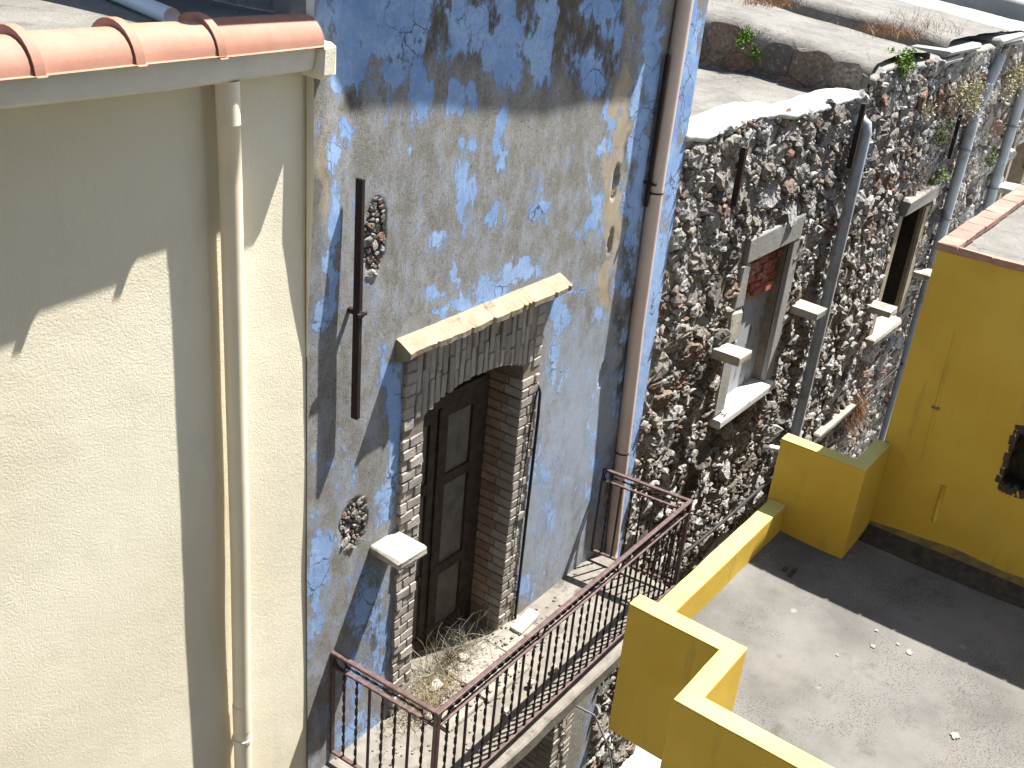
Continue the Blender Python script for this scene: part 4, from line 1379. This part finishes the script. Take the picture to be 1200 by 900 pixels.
# stones of the dividing wall face (x = 11.2, looking left)
roof_profile(houseB, [(11.22, -2.02), (11.22, -1.66), (11.235, -1.56), (11.29, -1.475), (11.40, -1.43), (11.6, -1.42), (12.4, -1.42), (13.1, -1.43), (13.25, -1.47), (13.32, -1.60)], D + .03, 10.0, M['roof_cement'], 'roof', 101)
hsheet(13.3, 13.9, D + .05, 10, .15, lambda X, Y: -1.62 + .08 * (Y - D), M['cement'], 'valley', houseB)
roof_profile(houseB, [(13.86, -1.70), (13.88, -1.45), (13.95, -1.37), (14.1, -1.34), (15.5, -1.36), (16.9, -1.40)], D + .02, 10.0, M['roof_cement'], 'roof', 105)
roof_profile(houseC, [(16.9, -1.42), (19.3, -1.48), (19.45, -1.55), (19.5, -1.6)], D + .02, 10.0, M['cement_light'], 'roof', 111)
roof_profile(houseC, [(19.9, -1.7), (19.95, -1.3), (20.05, -1.22), (24, -1.25), (34, -1.3)], D + .05, 12.0, M['cement_light'], 'roof', 117)
# rubble relief on the dividing wall: separate stones sunk in mortar
Rd = random.Random(77)
cells = rubble_cells(D + .1, 8.6, -2.0, -1.2, 1.6, [(.09, .13), (.05, .08)], [200, 900], lambda x, z, r: z > -1.60 + .10 * (x - D), 21)
Vd, Fd, Td = [], [], []
for (x, z, r, poly) in cells:
    g_ = stone_geo(poly, x, z, r, 0, Rd)
    if not g_: continue
    n_ = len(Vd)
    Vd += [(11.215 + v[1] * .45, v[0], v[2]) for v in g_[0]]
    Fd += [tuple(i_ + n_ for i_ in f)[::-1] for f in g_[1]]; Td += [Rd.uniform(.12, .62)] * len(g_[0])
o = mesh('dividing_wall_stones', Vd, Fd, M['stone'], houseB, False, {'tint': Td}); o['kind'] = 'stuff'
# flat ledge stones on the wall head of house B
for (u, v, lx, ly, th) in ((1122, 62, 1.5, .5, .07), (1108, 74, .8, .3, .06), (1180, 52, 1.6, .5, .07)):
    x, z = at(u, v)
    MB().box(x - lx / 2, x + lx / 2, D - .10, D - .10 + ly, -1.53 - (.08 if lx < 1 else 0), -1.53 + th - (.08 if lx < 1 else 0), bev=.025, jit=.018).build('ledge_stone', M['cement_light'], houseB if x < XBb else houseC)
lumpy_strip(XA + .03, 16.85, lambda x: ztB(x) + .045, D - 0.02, D + 0.3, .07, M['cement'], 'coping', houseB, 121)
lumpy_strip(16.9, 33.9, lambda x: ztC(x) + .045, D - 0.03, D + 0.3, .07, M['cement_light'], 'coping', houseC, 125, step=.1)

# ---- window 1, walled up
w1 = link('window', bpy.data.meshes.new('window_back'), (9.38, D, -4.7), houseA)
w1m = MB().box(8.87, 9.89, D + .19, D + .21, -4.72, -3.05)
w1.data.from_pydata([(a - 9.38, b_ - D, c + 4.7) for a, b_, c in w1m.V], [], w1m.F); w1.data.materials.append(M['mortar'])
tag(w1, 'walled up window with red bricks over a flaking white board')
f = MB()
f.box(8.66, 8.89, D - .045, D + .19, -4.64, -3.86, bev=.012, jit=.006)
f.box(8.70, 8.885, D - .04, D + .19, -3.50, -3.06, bev=.012, jit=.006)
f.build('window_jamb', M['cement_light'], w1)
MB().box(8.60, 8.885, D - .05, D + .19, -3.855, -3.51, bev=.03, jit=.02).build('window_jamb', M['slabstone'], w1)
MB().box(9.885, 10.08, D - .04, D + .02, -4.66, -3.06, bev=.012, jit=.006).build('window_jamb', M['cement_light'], w1)
MB().box(9.882, 10.06, D + .021, D + .19, -4.655, -3.07, jit=.002).build('window_reveal', M['mortar'], w1)  # darker mortar colour carries the shade of this reveal
MB().box(8.74, 10.03, D - .05, D + .19, -3.062, -2.80, bev=.015, jit=.01).build('window_lintel', M['cement_light'], w1)
MB().box(8.66, 9.99, D - .13, D + .18, -4.74, -4.655, bev=.01, jit=.003).build('window_sill', M['marble'], w1)
MB().box(8.89, 9.885, D + .11, D + .13, -4.655, -3.52, jit=.0).build('white_board', M['whiteboard'], w1)
for r in range(6):
    z0 = -3.56 + r * .08
    x = 8.89 - (.1 if r % 2 else 0)
    while x < 9.86:
        L = .22
        a, b_ = max(x, 8.895), min(x + L, 9.88)
        if b_ - a > .04: brick('brick', M['red_brick'], w1, a, b_ - .012, D + .07 + rnd.uniform(-.03, .03), D + .18, z0, z0 + .066, .008, .007)
        x += L + .005
for nm, (x0, x1, zt_, ln, mat_, lb) in {'a': (8.33, 8.60, -3.79, .33, 'lichen_stone', 'lichened stone bracket jutting from the rubble wall left of the walled up window'),
                                        'b': (10.22, 10.50, -3.865, .33, 'slabstone', 'pale stone bracket jutting out between the walled up window and the grey downpipe'),
                                        'c': (13.10, 13.40, -4.64, .33, 'slabstone', 'pale stone bracket left of the dark doorway in the second rubble wall'),
                                        'd': (15.0, 15.35, -4.62, .33, 'slabstone', 'pale stone bracket right of the dark doorway, beside the yellow wall corner'),
                                        'e': (18.9, 19.45, -4.02, .36, 'slabstone', 'farthest pale stone bracket, just above the pink brick coping at the right')}.items():
    o = MB().box(x0, x1, D - ln, D + .02, zt_ - .085, zt_, bev=.01, jit=.008).build('stone_bracket', M[mat_], None)
    tag(o, lb, 'stone bracket', 'stone brackets on the rubble walls')

# ---- dark doorway of house B
d2 = link('doorway', bpy.data.meshes.new('doorway_back'), (14.2, D, -5.2), houseB)
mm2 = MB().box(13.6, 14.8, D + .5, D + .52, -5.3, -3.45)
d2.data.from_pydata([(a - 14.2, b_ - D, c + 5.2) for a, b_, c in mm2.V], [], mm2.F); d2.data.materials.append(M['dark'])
tag(d2, 'dark open doorway under a worn stone lintel')
MB().box(13.48, 14.86, D - .12, D + .45, -3.50, -3.28, bev=.03, jit=.015).build('lintel', M['cement'], d2)
MB().box(13.50, 13.665, D - .03, D + .06, -5.2, -3.50, bev=.01, jit=.006).build('jamb', M['cornice'], d2)
MB().box(14.755, 14.96, D - .03, D + .06, -5.2, -3.50, bev=.01, jit=.006).build('jamb', M['cornice'], d2)
for a_, b_ in ((13.4, 13.662), (14.758, 15.0)): MB().box(a_, b_, D + .065, D + .5, -5.2, -3.50).build('inner_reveal', M['dark'], d2)  # near-black colour gives the inner reveals their shade
MB().box(13.45, 14.6, D - .14, D + .3, -5.30, -5.205, bev=.02, jit=.01).build('sill', M['slabstone'], d2)
# ---- doorway of house C
d3 = link('doorway', bpy.data.meshes.new('doorway_back'), (20.3, D, -5.6), houseC)
mm3 = MB().box(19.5, 21.1, D + .4, D + .42, -5.7, -3.4)
d3.data.from_pydata([(a - 20.3, b_ - D, c + 5.6) for a, b_, c in mm3.V], [], mm3.F); d3.data.materials.append(M['grey_cable'])
MB().box(19.35, 19.6, D - .04, D + .4, -5.6, -3.3, bev=.02, jit=.01).build('jamb', M['cornice'], d3)
MB().box(21.0, 21.2, D - .04, D + .4, -5.6, -3.3, bev=.02, jit=.01).build('jamb', M['cornice'], d3)
MB().box(19.35, 21.2, D - .05, D + .4, -3.44, -3.2, bev=.02, jit=.01).build('lintel', M['cement'], d3)
# ---- arched opening low in house A
ar = MB()
xs_ = np.linspace(8.80, 10.15, 14)
for k in range(13):
    xa, xb_ = xs_[k], xs_[k + 1]
    fa = lambda x: -6.62 - ((x - 9.47) / .68) ** 2 * .5
    ar.prism([(xa, fa(xa)), (xb_, fa(xb_)), (xb_, fa(xb_) + .16), (xa, fa(xa) + .16)], 1, D - .05, D + .5)
ao = ar.build('arch', M['cement'], houseA)
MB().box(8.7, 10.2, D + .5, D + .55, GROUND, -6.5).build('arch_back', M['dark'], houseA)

# pipes on the stone fronts
def wall_pipe(label, pts, r, mat, bracket_z=(), socket=None):
    t = thing('downpipe', (pts[-1][0], pts[-1][1], pts[-1][2]), label, 'downpipe', 'grey downpipes on the rubble walls')
    MB().tube(pts, r, 14).build('pipe', mat, t, True)
    for z in bracket_z:
        k = min(range(len(pts) - 1), key=lambda i_: abs((pts[i_][2] + pts[i_ + 1][2]) / 2 - z))
        a, b_ = pts[k], pts[k + 1]; tt = (z - a[2]) / (b_[2] - a[2]) if abs(b_[2] - a[2]) > 1e-6 else 0
        x = a[0] + (b_[0] - a[0]) * tt; y = a[1] + (b_[1] - a[1]) * tt
        m = MB().tube([(x, y, z - .015), (x, y, z + .015)], r * 1.14, 14); m.box(x - .012, x + .012, y, D + .02, z - .012, z + .012)
        m.build('bracket', M['grey_cable'], t)
    return t


wall_pipe('grey downpipe with a bent top, right of the walled up window', [(10.97, D + .02, -1.99), (11.0, D - .06, -1.98), (11.03, D - .11, -2.02), (11.03, D - .13, -2.10), (11.03, D - .13, -3.0), (11.06, D - .13, -4.2), (11.04, D - .13, -5.7), (11.04, D - .12, GROUND + .1)], .062, M['grey_pipe'], (-6.4,))
wall_pipe('grey downpipe beginning at the pale dried bush, left one of the far pair', [(16.25, D - .10, -1.70), (15.62, D - .12, -2.45), (15.58, D - .13, -2.6), (15.55, D - .13, -3.5), (15.5, D - .13, GROUND + .1)], .075, M['grey_pipe'], (-2.9, -3.9))
wall_pipe('grey downpipe at the far right of the rubble wall, right one of the far pair', [(18.35, D - .12, -1.75), (18.25, D - .13, -3.0), (18.2, D - .13, -4.4), (18.2, D - .13, GROUND + .1)], .08, M['grey_pipe'], (-2.9, -3.9))
for (x, z0, z1, lb) in ((10.84, -2.45, -1.78, 'dark iron bar on the rubble wall beside the bent top of the grey downpipe'), (8.07, -2.35, -1.85, 'short dark iron bar high on the rubble wall under the whitewashed coping'), (14.9, -2.95, -2.35, 'dark iron bar on the far rubble wall above the doorway lintel')):
    tag(MB().box(x - .022, x + .022, D - .13, D - .08, z0, z1, bev=.004, jit=.003).build('iron_wall_tie', M['iron'], None), lb, 'iron bar', 'iron bars on the rubble walls')
# cable bundle low on the wall, bent pipe
tag(MB().tube([(7.2, D - .10, -6.02), (8.2, D - .12, -6.10), (9.4, D - .11, -6.16), (10.4, D - .12, -6.14), (12.6, D - .11, -6.22), (16, D - .11, -6.2)], .02, 8).build('cable_bundle', M['cable'], None, True), 'dark cable bundle running along the rubble wall below the windows', 'cable')
tag(MB().tube([(10.50, D - .02, -5.72), (10.52, D - .16, -5.70), (10.62, D - .20, -5.76), (10.68, D - .20, -5.95)], .035, 10).build('bent_pipe', M['white_pipe'], None, True), 'short bent pale pipe sticking out low on the rubble wall', 'pipe')
xa, za = at(664, 822, 3.45)
tag(MB().tube([(xa, D - .05, za), (6.85, 3.42, -7.15), (7.15, 3.36, -7.75), (7.3, 3.3, -8.3)], .010, 6).build('grey_cable', M['grey_cable'], None, True), 'thin grey cable hanging below the balcony', 'cable')
for (x0, x1, z) in ((12.1, 13.4, -6.25),):
    tag(MB().box(x0, x1, D - .12, D - .02, z, z + .09, bev=.01, jit=.01).build('timber_beam', M['plank'], None), 'grey timber beam fixed low on the rubble wall behind the yellow parapet', 'beam')
# white pipe on the cream roof
tag(MB().tube([(3.25, 5.75, -.626), (2.85, 4.25, -.626), (2.69, 3.68, -.628)], .036, 12).build('roof_pipe', M['white_pipe'], None, True), 'pale plastic pipe lying on the roof behind the terracotta tiles', 'pipe')

# ================================================================== YELLOW BUILDING
yel = thing('yellow_house', (7.4, -1.0, GROUND), 'mustard yellow house with a walled roof terrace and a taller block with pink brick coping', 'house')
ZF, ZN, ZFP, ZBK, ZW = -4.4, -3.916, -4.147, -3.625, -2.06
BOT = -4.94


def wallpiece(name, x0, x1, y0, y1, z0, z1, top=True, mat=None):
    """yellow wall with paler painted top"""
    o = MB().box(x0, x1, y0, y1, z0, z1 - .012, bev=.006).build(name, mat or M['yellow'], yel)
    if top: MB().box(x0 - .002, x1 + .002, y0 - .002, y1 + .002, z1 - .0135, z1, bev=.006, jit=.0015).build('coping', M['yellow_top'], o)
    return o


def plan_wall(name, plan, z0, z1):
    pts = []
    for k in range(len(plan)):
        a_, b_ = plan[k], plan[(k + 1) % len(plan)]
        L_ = math.hypot(b_[0] - a_[0], b_[1] - a_[1]); n_ = max(1, int(L_ / .14))
        for i_ in range(n_):
            t_ = i_ / n_; jj = 0 if i_ == 0 else .0022
            pts.append((a_[0] + (b_[0] - a_[0]) * t_ + rnd.uniform(-jj, jj), a_[1] + (b_[1] - a_[1]) * t_ + rnd.uniform(-jj, jj)))
    o = fix_normals(MB().prism(pts, 2, z0, z1 - .010).build(name, M['yellow'], yel))
    c = fix_normals(MB().prism(pts, 2, z1 - .0095, z1).build('coping', M['yellow_top'], o))
    for q_ in (o, c):
        md = q_.modifiers.new('soft edge', 'BEVEL'); md.width = .005; md.segments = 2; md.limit_method = 'ANGLE'; md.angle_limit = math.radians(50)
    return o


plan_wall('parapet', [(4.148, -4), (4.148, 1.617), (4.692, 1.617), (4.692, 2.23), (4.822, 2.23), (4.822, 1.497), (4.278, 1.497), (4.278, -4)], BOT, ZN)
plan_wall('parapet', [(4.824, 2.095), (4.824, 2.228), (6.858, 2.228), (6.858, 2.095)], BOT + .003, ZFP)
plan_wall('parapet', [(6.86, 1.593), (6.86, 2.25), (6.985, 2.25), (6.985, 1.71), (7.415, 1.71), (7.415, 1.593)], BOT + .001, ZBK)
# rendered skin facing the terrace on the block, so that its foot is one surface
hsheet(4.27, 7.43, -4.0, 1.50, .1, lambda X, Y: ZF + .004 * vnoise(np.stack([X, Y, X * 0], 1), 131, 1.5), M['terrace'], 'terrace_floor', yel)
hsheet(4.81, 7.43, 1.50, 2.10, .1, lambda X, Y: ZF + .004 * vnoise(np.stack([X, Y, X * 0], 1), 131, 1.5) + .012 * np.clip((Y - 1.9) / .2, 0, 1), M['terrace'], 'terrace_floor', yel)
MB().box(4.29, 7.4, -4.0, 1.49, -4.90, ZF - .03).box(4.83, 7.4, 1.49, 2.09, -4.90, ZF - .03).build('terrace_slab', M['cement'], yel)
MB().box(4.6, 7.42, -4.0, 1.30, GROUND, -4.91).build('lower_wall', M['yellow'], yel)
# unseen block behind the camera, added to cut sky light; grey for neutral bounce
MB().box(-14.0, 4.10, -10.0, -0.45, GROUND, 4.6).build('unseen_main_block', M['cement'], yel)
MB().box(-14.1, 4.2, -10.1, -0.35, 4.6, 4.72).build('unseen_main_roof', M['tile'], yel)
# tall block
def fy_y(Yv, Z):
    P = np.stack([Yv, Yv * 0, Z], 1)
    return 7.42 + .008 * vnoise(P, 141, 1.1)


hole = (0.60, 0.80, -3.64, -3.17)
ny, nz = 160, 70
ys = np.linspace(-4.0, 1.65, ny); zz = np.linspace(ZF - .02, ZW, nz)
Yg, Zg = np.meshgrid(ys, zz); Yg = Yg.ravel(); Zg = Zg.ravel()
i, j = np.meshgrid(np.arange(ny - 1), np.arange(nz - 1)); a = (j * ny + i).ravel()
cy = (ys[i] + ys[i + 1]).ravel() / 2; cz = (zz[j] + zz[j + 1]).ravel() / 2
Yg2 = Yg.copy()
keep = ~((cy > hole[0]) & (cy < hole[1]) & (cz > hole[2]) & (cz < hole[3]))
a = a[keep]
wl = mesh('wall', np.stack([fy_y(Yg, Zg), Yg, Zg], 1), np.stack([a, a + ny, a + 1 + ny, a + 1], 1), M['yellow'], yel, True)
MB().box(7.44, 14.0, 1.60, 1.648, GROUND, ZW).build('street_wall', M['yellow'], yel)
MB().box(7.425, 7.5, -4.0, .56, ZF - .1, ZW - .02).box(7.425, 7.5, .84, 1.60, ZF - .1, ZW - .02).box(7.425, 7.5, .56, .84, ZF - .1, -3.70).box(7.425, 7.5, .56, .84, -3.12, ZW - .02).build('wall_thickness', M['cement'], yel)
# vent niche
vn = MB()
vn.box(7.62, 7.64, .54, .86, -3.72, -3.1)
vn.box(7.43, 7.63, .575, .605, -3.68, -3.13, jit=.008); vn.box(7.43, 7.63, .795, .83, -3.68, -3.13, jit=.008)
vn.box(7.43, 7.63, .605, .795, -3.70, -3.645, jit=.008); vn.box(7.43, 7.63, .605, .795, -3.17, -3.13, jit=.006)
vn.build('wall_niche', M['bitumen'], yel)
lip = MB()
for k in range(30):
    t_ = 2 * math.pi * k / 30
    yy = .70 + (.105 + rnd.uniform(-.008, .012)) * max(-1, min(1, 1.35 * math.cos(t_))); zz_ = -3.405 + (.24 + rnd.uniform(-.01, .014)) * max(-1, min(1, 1.3 * math.sin(t_)))
    lip.box(7.410 + rnd.uniform(0, .004), 7.45, yy - .018, yy + .018, zz_ - .03, zz_ + .03, jit=.008)
lip.build('niche_lip', M['bitumen'], yel)
# pipe buried under the plaster
MB().tube([(7.424, 1.385, -2.63), (7.418, 1.375, -2.9), (7.415, 1.36, -3.3), (7.422, 1.345, -3.68)], .010, 8).build('buried_pipe', M['yellow'], yel, True)
MB().tube([(7.424, 1.15, -3.80), (7.415, 1.145, -3.95), (7.42, 1.14, -4.12)], .018, 8).build('buried_pipe', M['yellow'], yel, True)
MB().box(7.402, 7.424, 1.335, 1.39, -3.235, -3.215, bev=.004).build('pipe_clip', M['grime'], yel)
# grimy foot
gf = MB()
for y in np.linspace(-4, 1.59, 140):
    h_ = .10 + .05 * vnoise(np.array([[y * 3, 0, 0]]), 150)[0]
    gf.V += [(7.412 - .004, y, ZF + .03), (7.409, y, ZF + h_), (7.425, y, ZF + h_ + .004)]
for k in range(139):
    for q_ in range(2): gf.F.append((3 * k + q_, 3 * k + q_ + 1, 3 * k + 4 + q_, 3 * k + 3 + q_))
fix_normals(gf.build('wall_foot', M['grime'], yel))
cv = MB()
for y in np.linspace(-4, 1.59, 140):
    e_ = .025 * vnoise(np.array([[y * 4, 0, 0]]), 151)[0]
    cv.V += [(7.20 + e_, y, ZF + .006), (7.30 + e_ * .5, y, ZF + .018), (7.38, y, ZF + .035), (7.412, y, ZF + .055)]
for k in range(139):
    for q_ in range(3): cv.F.append((4 * k + q_, 4 * k + q_ + 1, 4 * k + 5 + q_, 4 * k + 4 + q_))
fix_normals(cv.build('bitumen_cove', M['bitumen'], yel, True))
# roof of the tall block and brick coping
hsheet(7.50, 14, -4, 1.55, .1, lambda X, Y: ZW - .035 + .006 * fbm(np.stack([X, Y, X * 0], 1), 161, 1.5, 3), M['roof_cement'], 'roof', yel)
x = 7.405
while x < 13.9:
    brick('brick', M['pink_brick'], yel, x, x + .235, 1.525, 1.665, ZW - .028, ZW + .032, .006, .004); x += .245
y = 1.52
while y > -3.9:
    brick('brick', M['pink_brick'], yel, 7.405, 7.405 + rnd.uniform(.055, .085), y - .235, y, ZW - .03, ZW + .022, .006, .005); y -= .243
box('mortar_bed', M['cement'], yel, 7.43, 13.98, 1.54, 1.64, ZW - .05, ZW - .02)

# paint drops on the terrace
Rp = random.Random(9)
spots = [(6.02, 1.05, .035), (6.20, 1.09, .03), (6.13, .84, .045), (5.76, 1.2, .018), (5.55, .38, .05), (6.16, .93, .025), (6.25, 1.0, .02), (5.95, .25, .025), (5.31, .42, .04), (5.9, .6, .02), (5.62, .75, .02), (5.4, .2, .05),
         (6.5, .9, .04), (6.7, 1.4, .03), (6.4, .5, .035), (6.3, 1.75, .03), (6.6, 1.9, .025), (5.2, .1, .03), (5.0, .9, .02), (6.05, .1, .03), (5.7, .05, .035), (6.9, .7, .04)]
dm_ = MB()
for (x, y, s) in spots[:6]:
    s *= .8
    n_ = 17
    V = [(x + s * Rp.uniform(.45, 1.1) * math.cos(2 * math.pi * k / n_), y + s * Rp.uniform(.45, .85) * math.sin(2 * math.pi * k / n_), ZF + .0065) for k in range(n_)]
    dm_.add(V, [tuple(range(n_))])
o = dm_.build('dried_drops', M['drop'], yel); o['kind'] = 'stuff'
# small grit by the parapet
gm = MB()
for (x, y) in ((6.42, 1.86), (6.45, 1.80), (6.38, 1.80)):
    gm.box(x - .03, x + .02, y - .015, y + .012, ZF, ZF + .02, bev=.004, jit=.004)
tag(gm.build('dead_leaves', M['bitumen'], None), 'few dark dead leaves on the terrace floor near the low parapet', 'leaves')

# ================================================================== PLANTS
plant('dry_grass', 'clump of straw coloured dry grass at the foot of the left door bricks', 'grass', None,
      [('blades', blades((4.36, 3.47, -5.24), 1000, .14, (.16, .08, .0), .0045, .85), M['straw'])])
plant('dead_shrub', 'tangle of dead grey twigs growing in the balcony doorway', 'dead plant', None,
      [('twigs', blades((4.74, 3.62, -5.24), 200, .46, (.20, .06, 0), .005, .75, kinks=6), M['twig']),
       ('blades', blades((4.72, 3.56, -5.24), 260, .16, (.20, .05, 0), .004, .8), M['straw'])])


def wallplant(u, v, n_, rad, size, mat, label, cat, stem=True, y=D - .08, dark=None):
    x, z = at(u, v)
    parts = [('leaves', leaves((x, y, z), n_, rad, size), mat)]
    if dark is not None: parts.append(('stems', blades((x, y + .06, z + rad[2] * .3), 40, rad[2] * 1.2, (rad[0] * .3, .02, .03), .006, .5, up=(0, -1, -.6)), dark))
    plant('wall_plant', label, cat, 'plants growing on the old walls', parts)


wallplant(1057, 71, 900, (.22, .12, .16), .022, M['green'], 'bright green leafy tuft on top of the wall corner', 'plant', y=D, dark=M['olive'])
wallplant(1122, 112, 1500, (.62, .16, .34), .022, M['dryflower'], 'large pale dried flowering bush hanging on the far rubble wall', 'plant', y=D - .12, dark=M['olive'])
wallplant(1176, 88, 1100, (.62, .16, .28), .024, M['dryflower'], 'pale dried bush hanging over the top of the far right pipe', 'plant', y=D - .12, dark=M['olive'])
wallplant(1097, 152, 320, (.26, .10, .20), .024, M['olive'], 'dull green plant on the rubble wall below the dried bush', 'plant', dark=M['twig'])
wallplant(1095, 207, 260, (.20, .08, .14), .022, M['green'], 'small green plant just above the doorway lintel', 'plant', dark=M['twig'])
wallplant(1083, 128, 220, (.2, .08, .12), .022, M['dryflower'], 'small dry tuft between the dried bush and the dull green plant', 'plant', dark=M['twig'])
wallplant(1155, 185, 200, (.3, .08, .14), .026, M['olive'], 'sparse green plant between the two far downpipes', 'plant', dark=M['twig'])
wallplant(838, 489, 90, (.05, .03, .05), .014, M['green'], 'tiny green plant at the left end of the white window sill', 'plant', dark=M['olive'])


def on_div(u, v, xw=11.17):
    a, b_ = (u - 600) / FPX, (v - 450) / FPX
    d = r0 * a + r1 * b_ + r2; t = xw / d.x
    return d * t


for (u, v, n_, s, lb) in ((876, 40, 420, .13, 'bright yellow green plant on the shaded dividing wall, upper one'), (884, 64, 160, .09, 'small green plant on the shaded dividing wall, lower one')):
    p = on_div(u, v)
    plant('wall_plant', lb, 'plant', 'plants growing on the old walls', [('leaves', leaves(tuple(p), n_, (s * .6, s, s), .018), M['green']), ('stems', blades(tuple(p), 20, s, (.02, .03, .02), .005, .5), M['olive'])])


def on_roof(u, v, z):
    a, b_ = (u - 600) / FPX, (v - 450) / FPX
    d = r0 * a + r1 * b_ + r2; t = z / d.z
    return d * t


for (u, v, z, n_, sx, h_, lb) in ((905, 6, -1.02, 420, .22, .16, 'rust coloured dry grass tuft on the rounded roof edge at the top'), (1045, 40, -1.36, 480, .30, .20, 'rust coloured dry grass strip in the valley between the cement roofs'),
                                  (1072, 38, -1.36, 200, .4, .34, 'sparse tall dry stalks beside the valley between the cement roofs')):
    p = on_roof(u, v, z)
    plant('dry_grass', lb, 'grass', 'dry grass on the old roofs', [('blades', blades(tuple(p), n_, h_, (sx, sx * .6, 0), .006, .5), M['rustgrass'])])
xg, zg = at(995, 485)
plant('dry_grass', 'rust coloured dry plant hanging on the rubble wall above the yellow parapet', 'grass', None, [('blades', blades((xg, D - .08, zg + .15), 420, .30, (.16, .03, .16), .007, .4, up=(0, -.5, -1)), M['rustgrass'])])
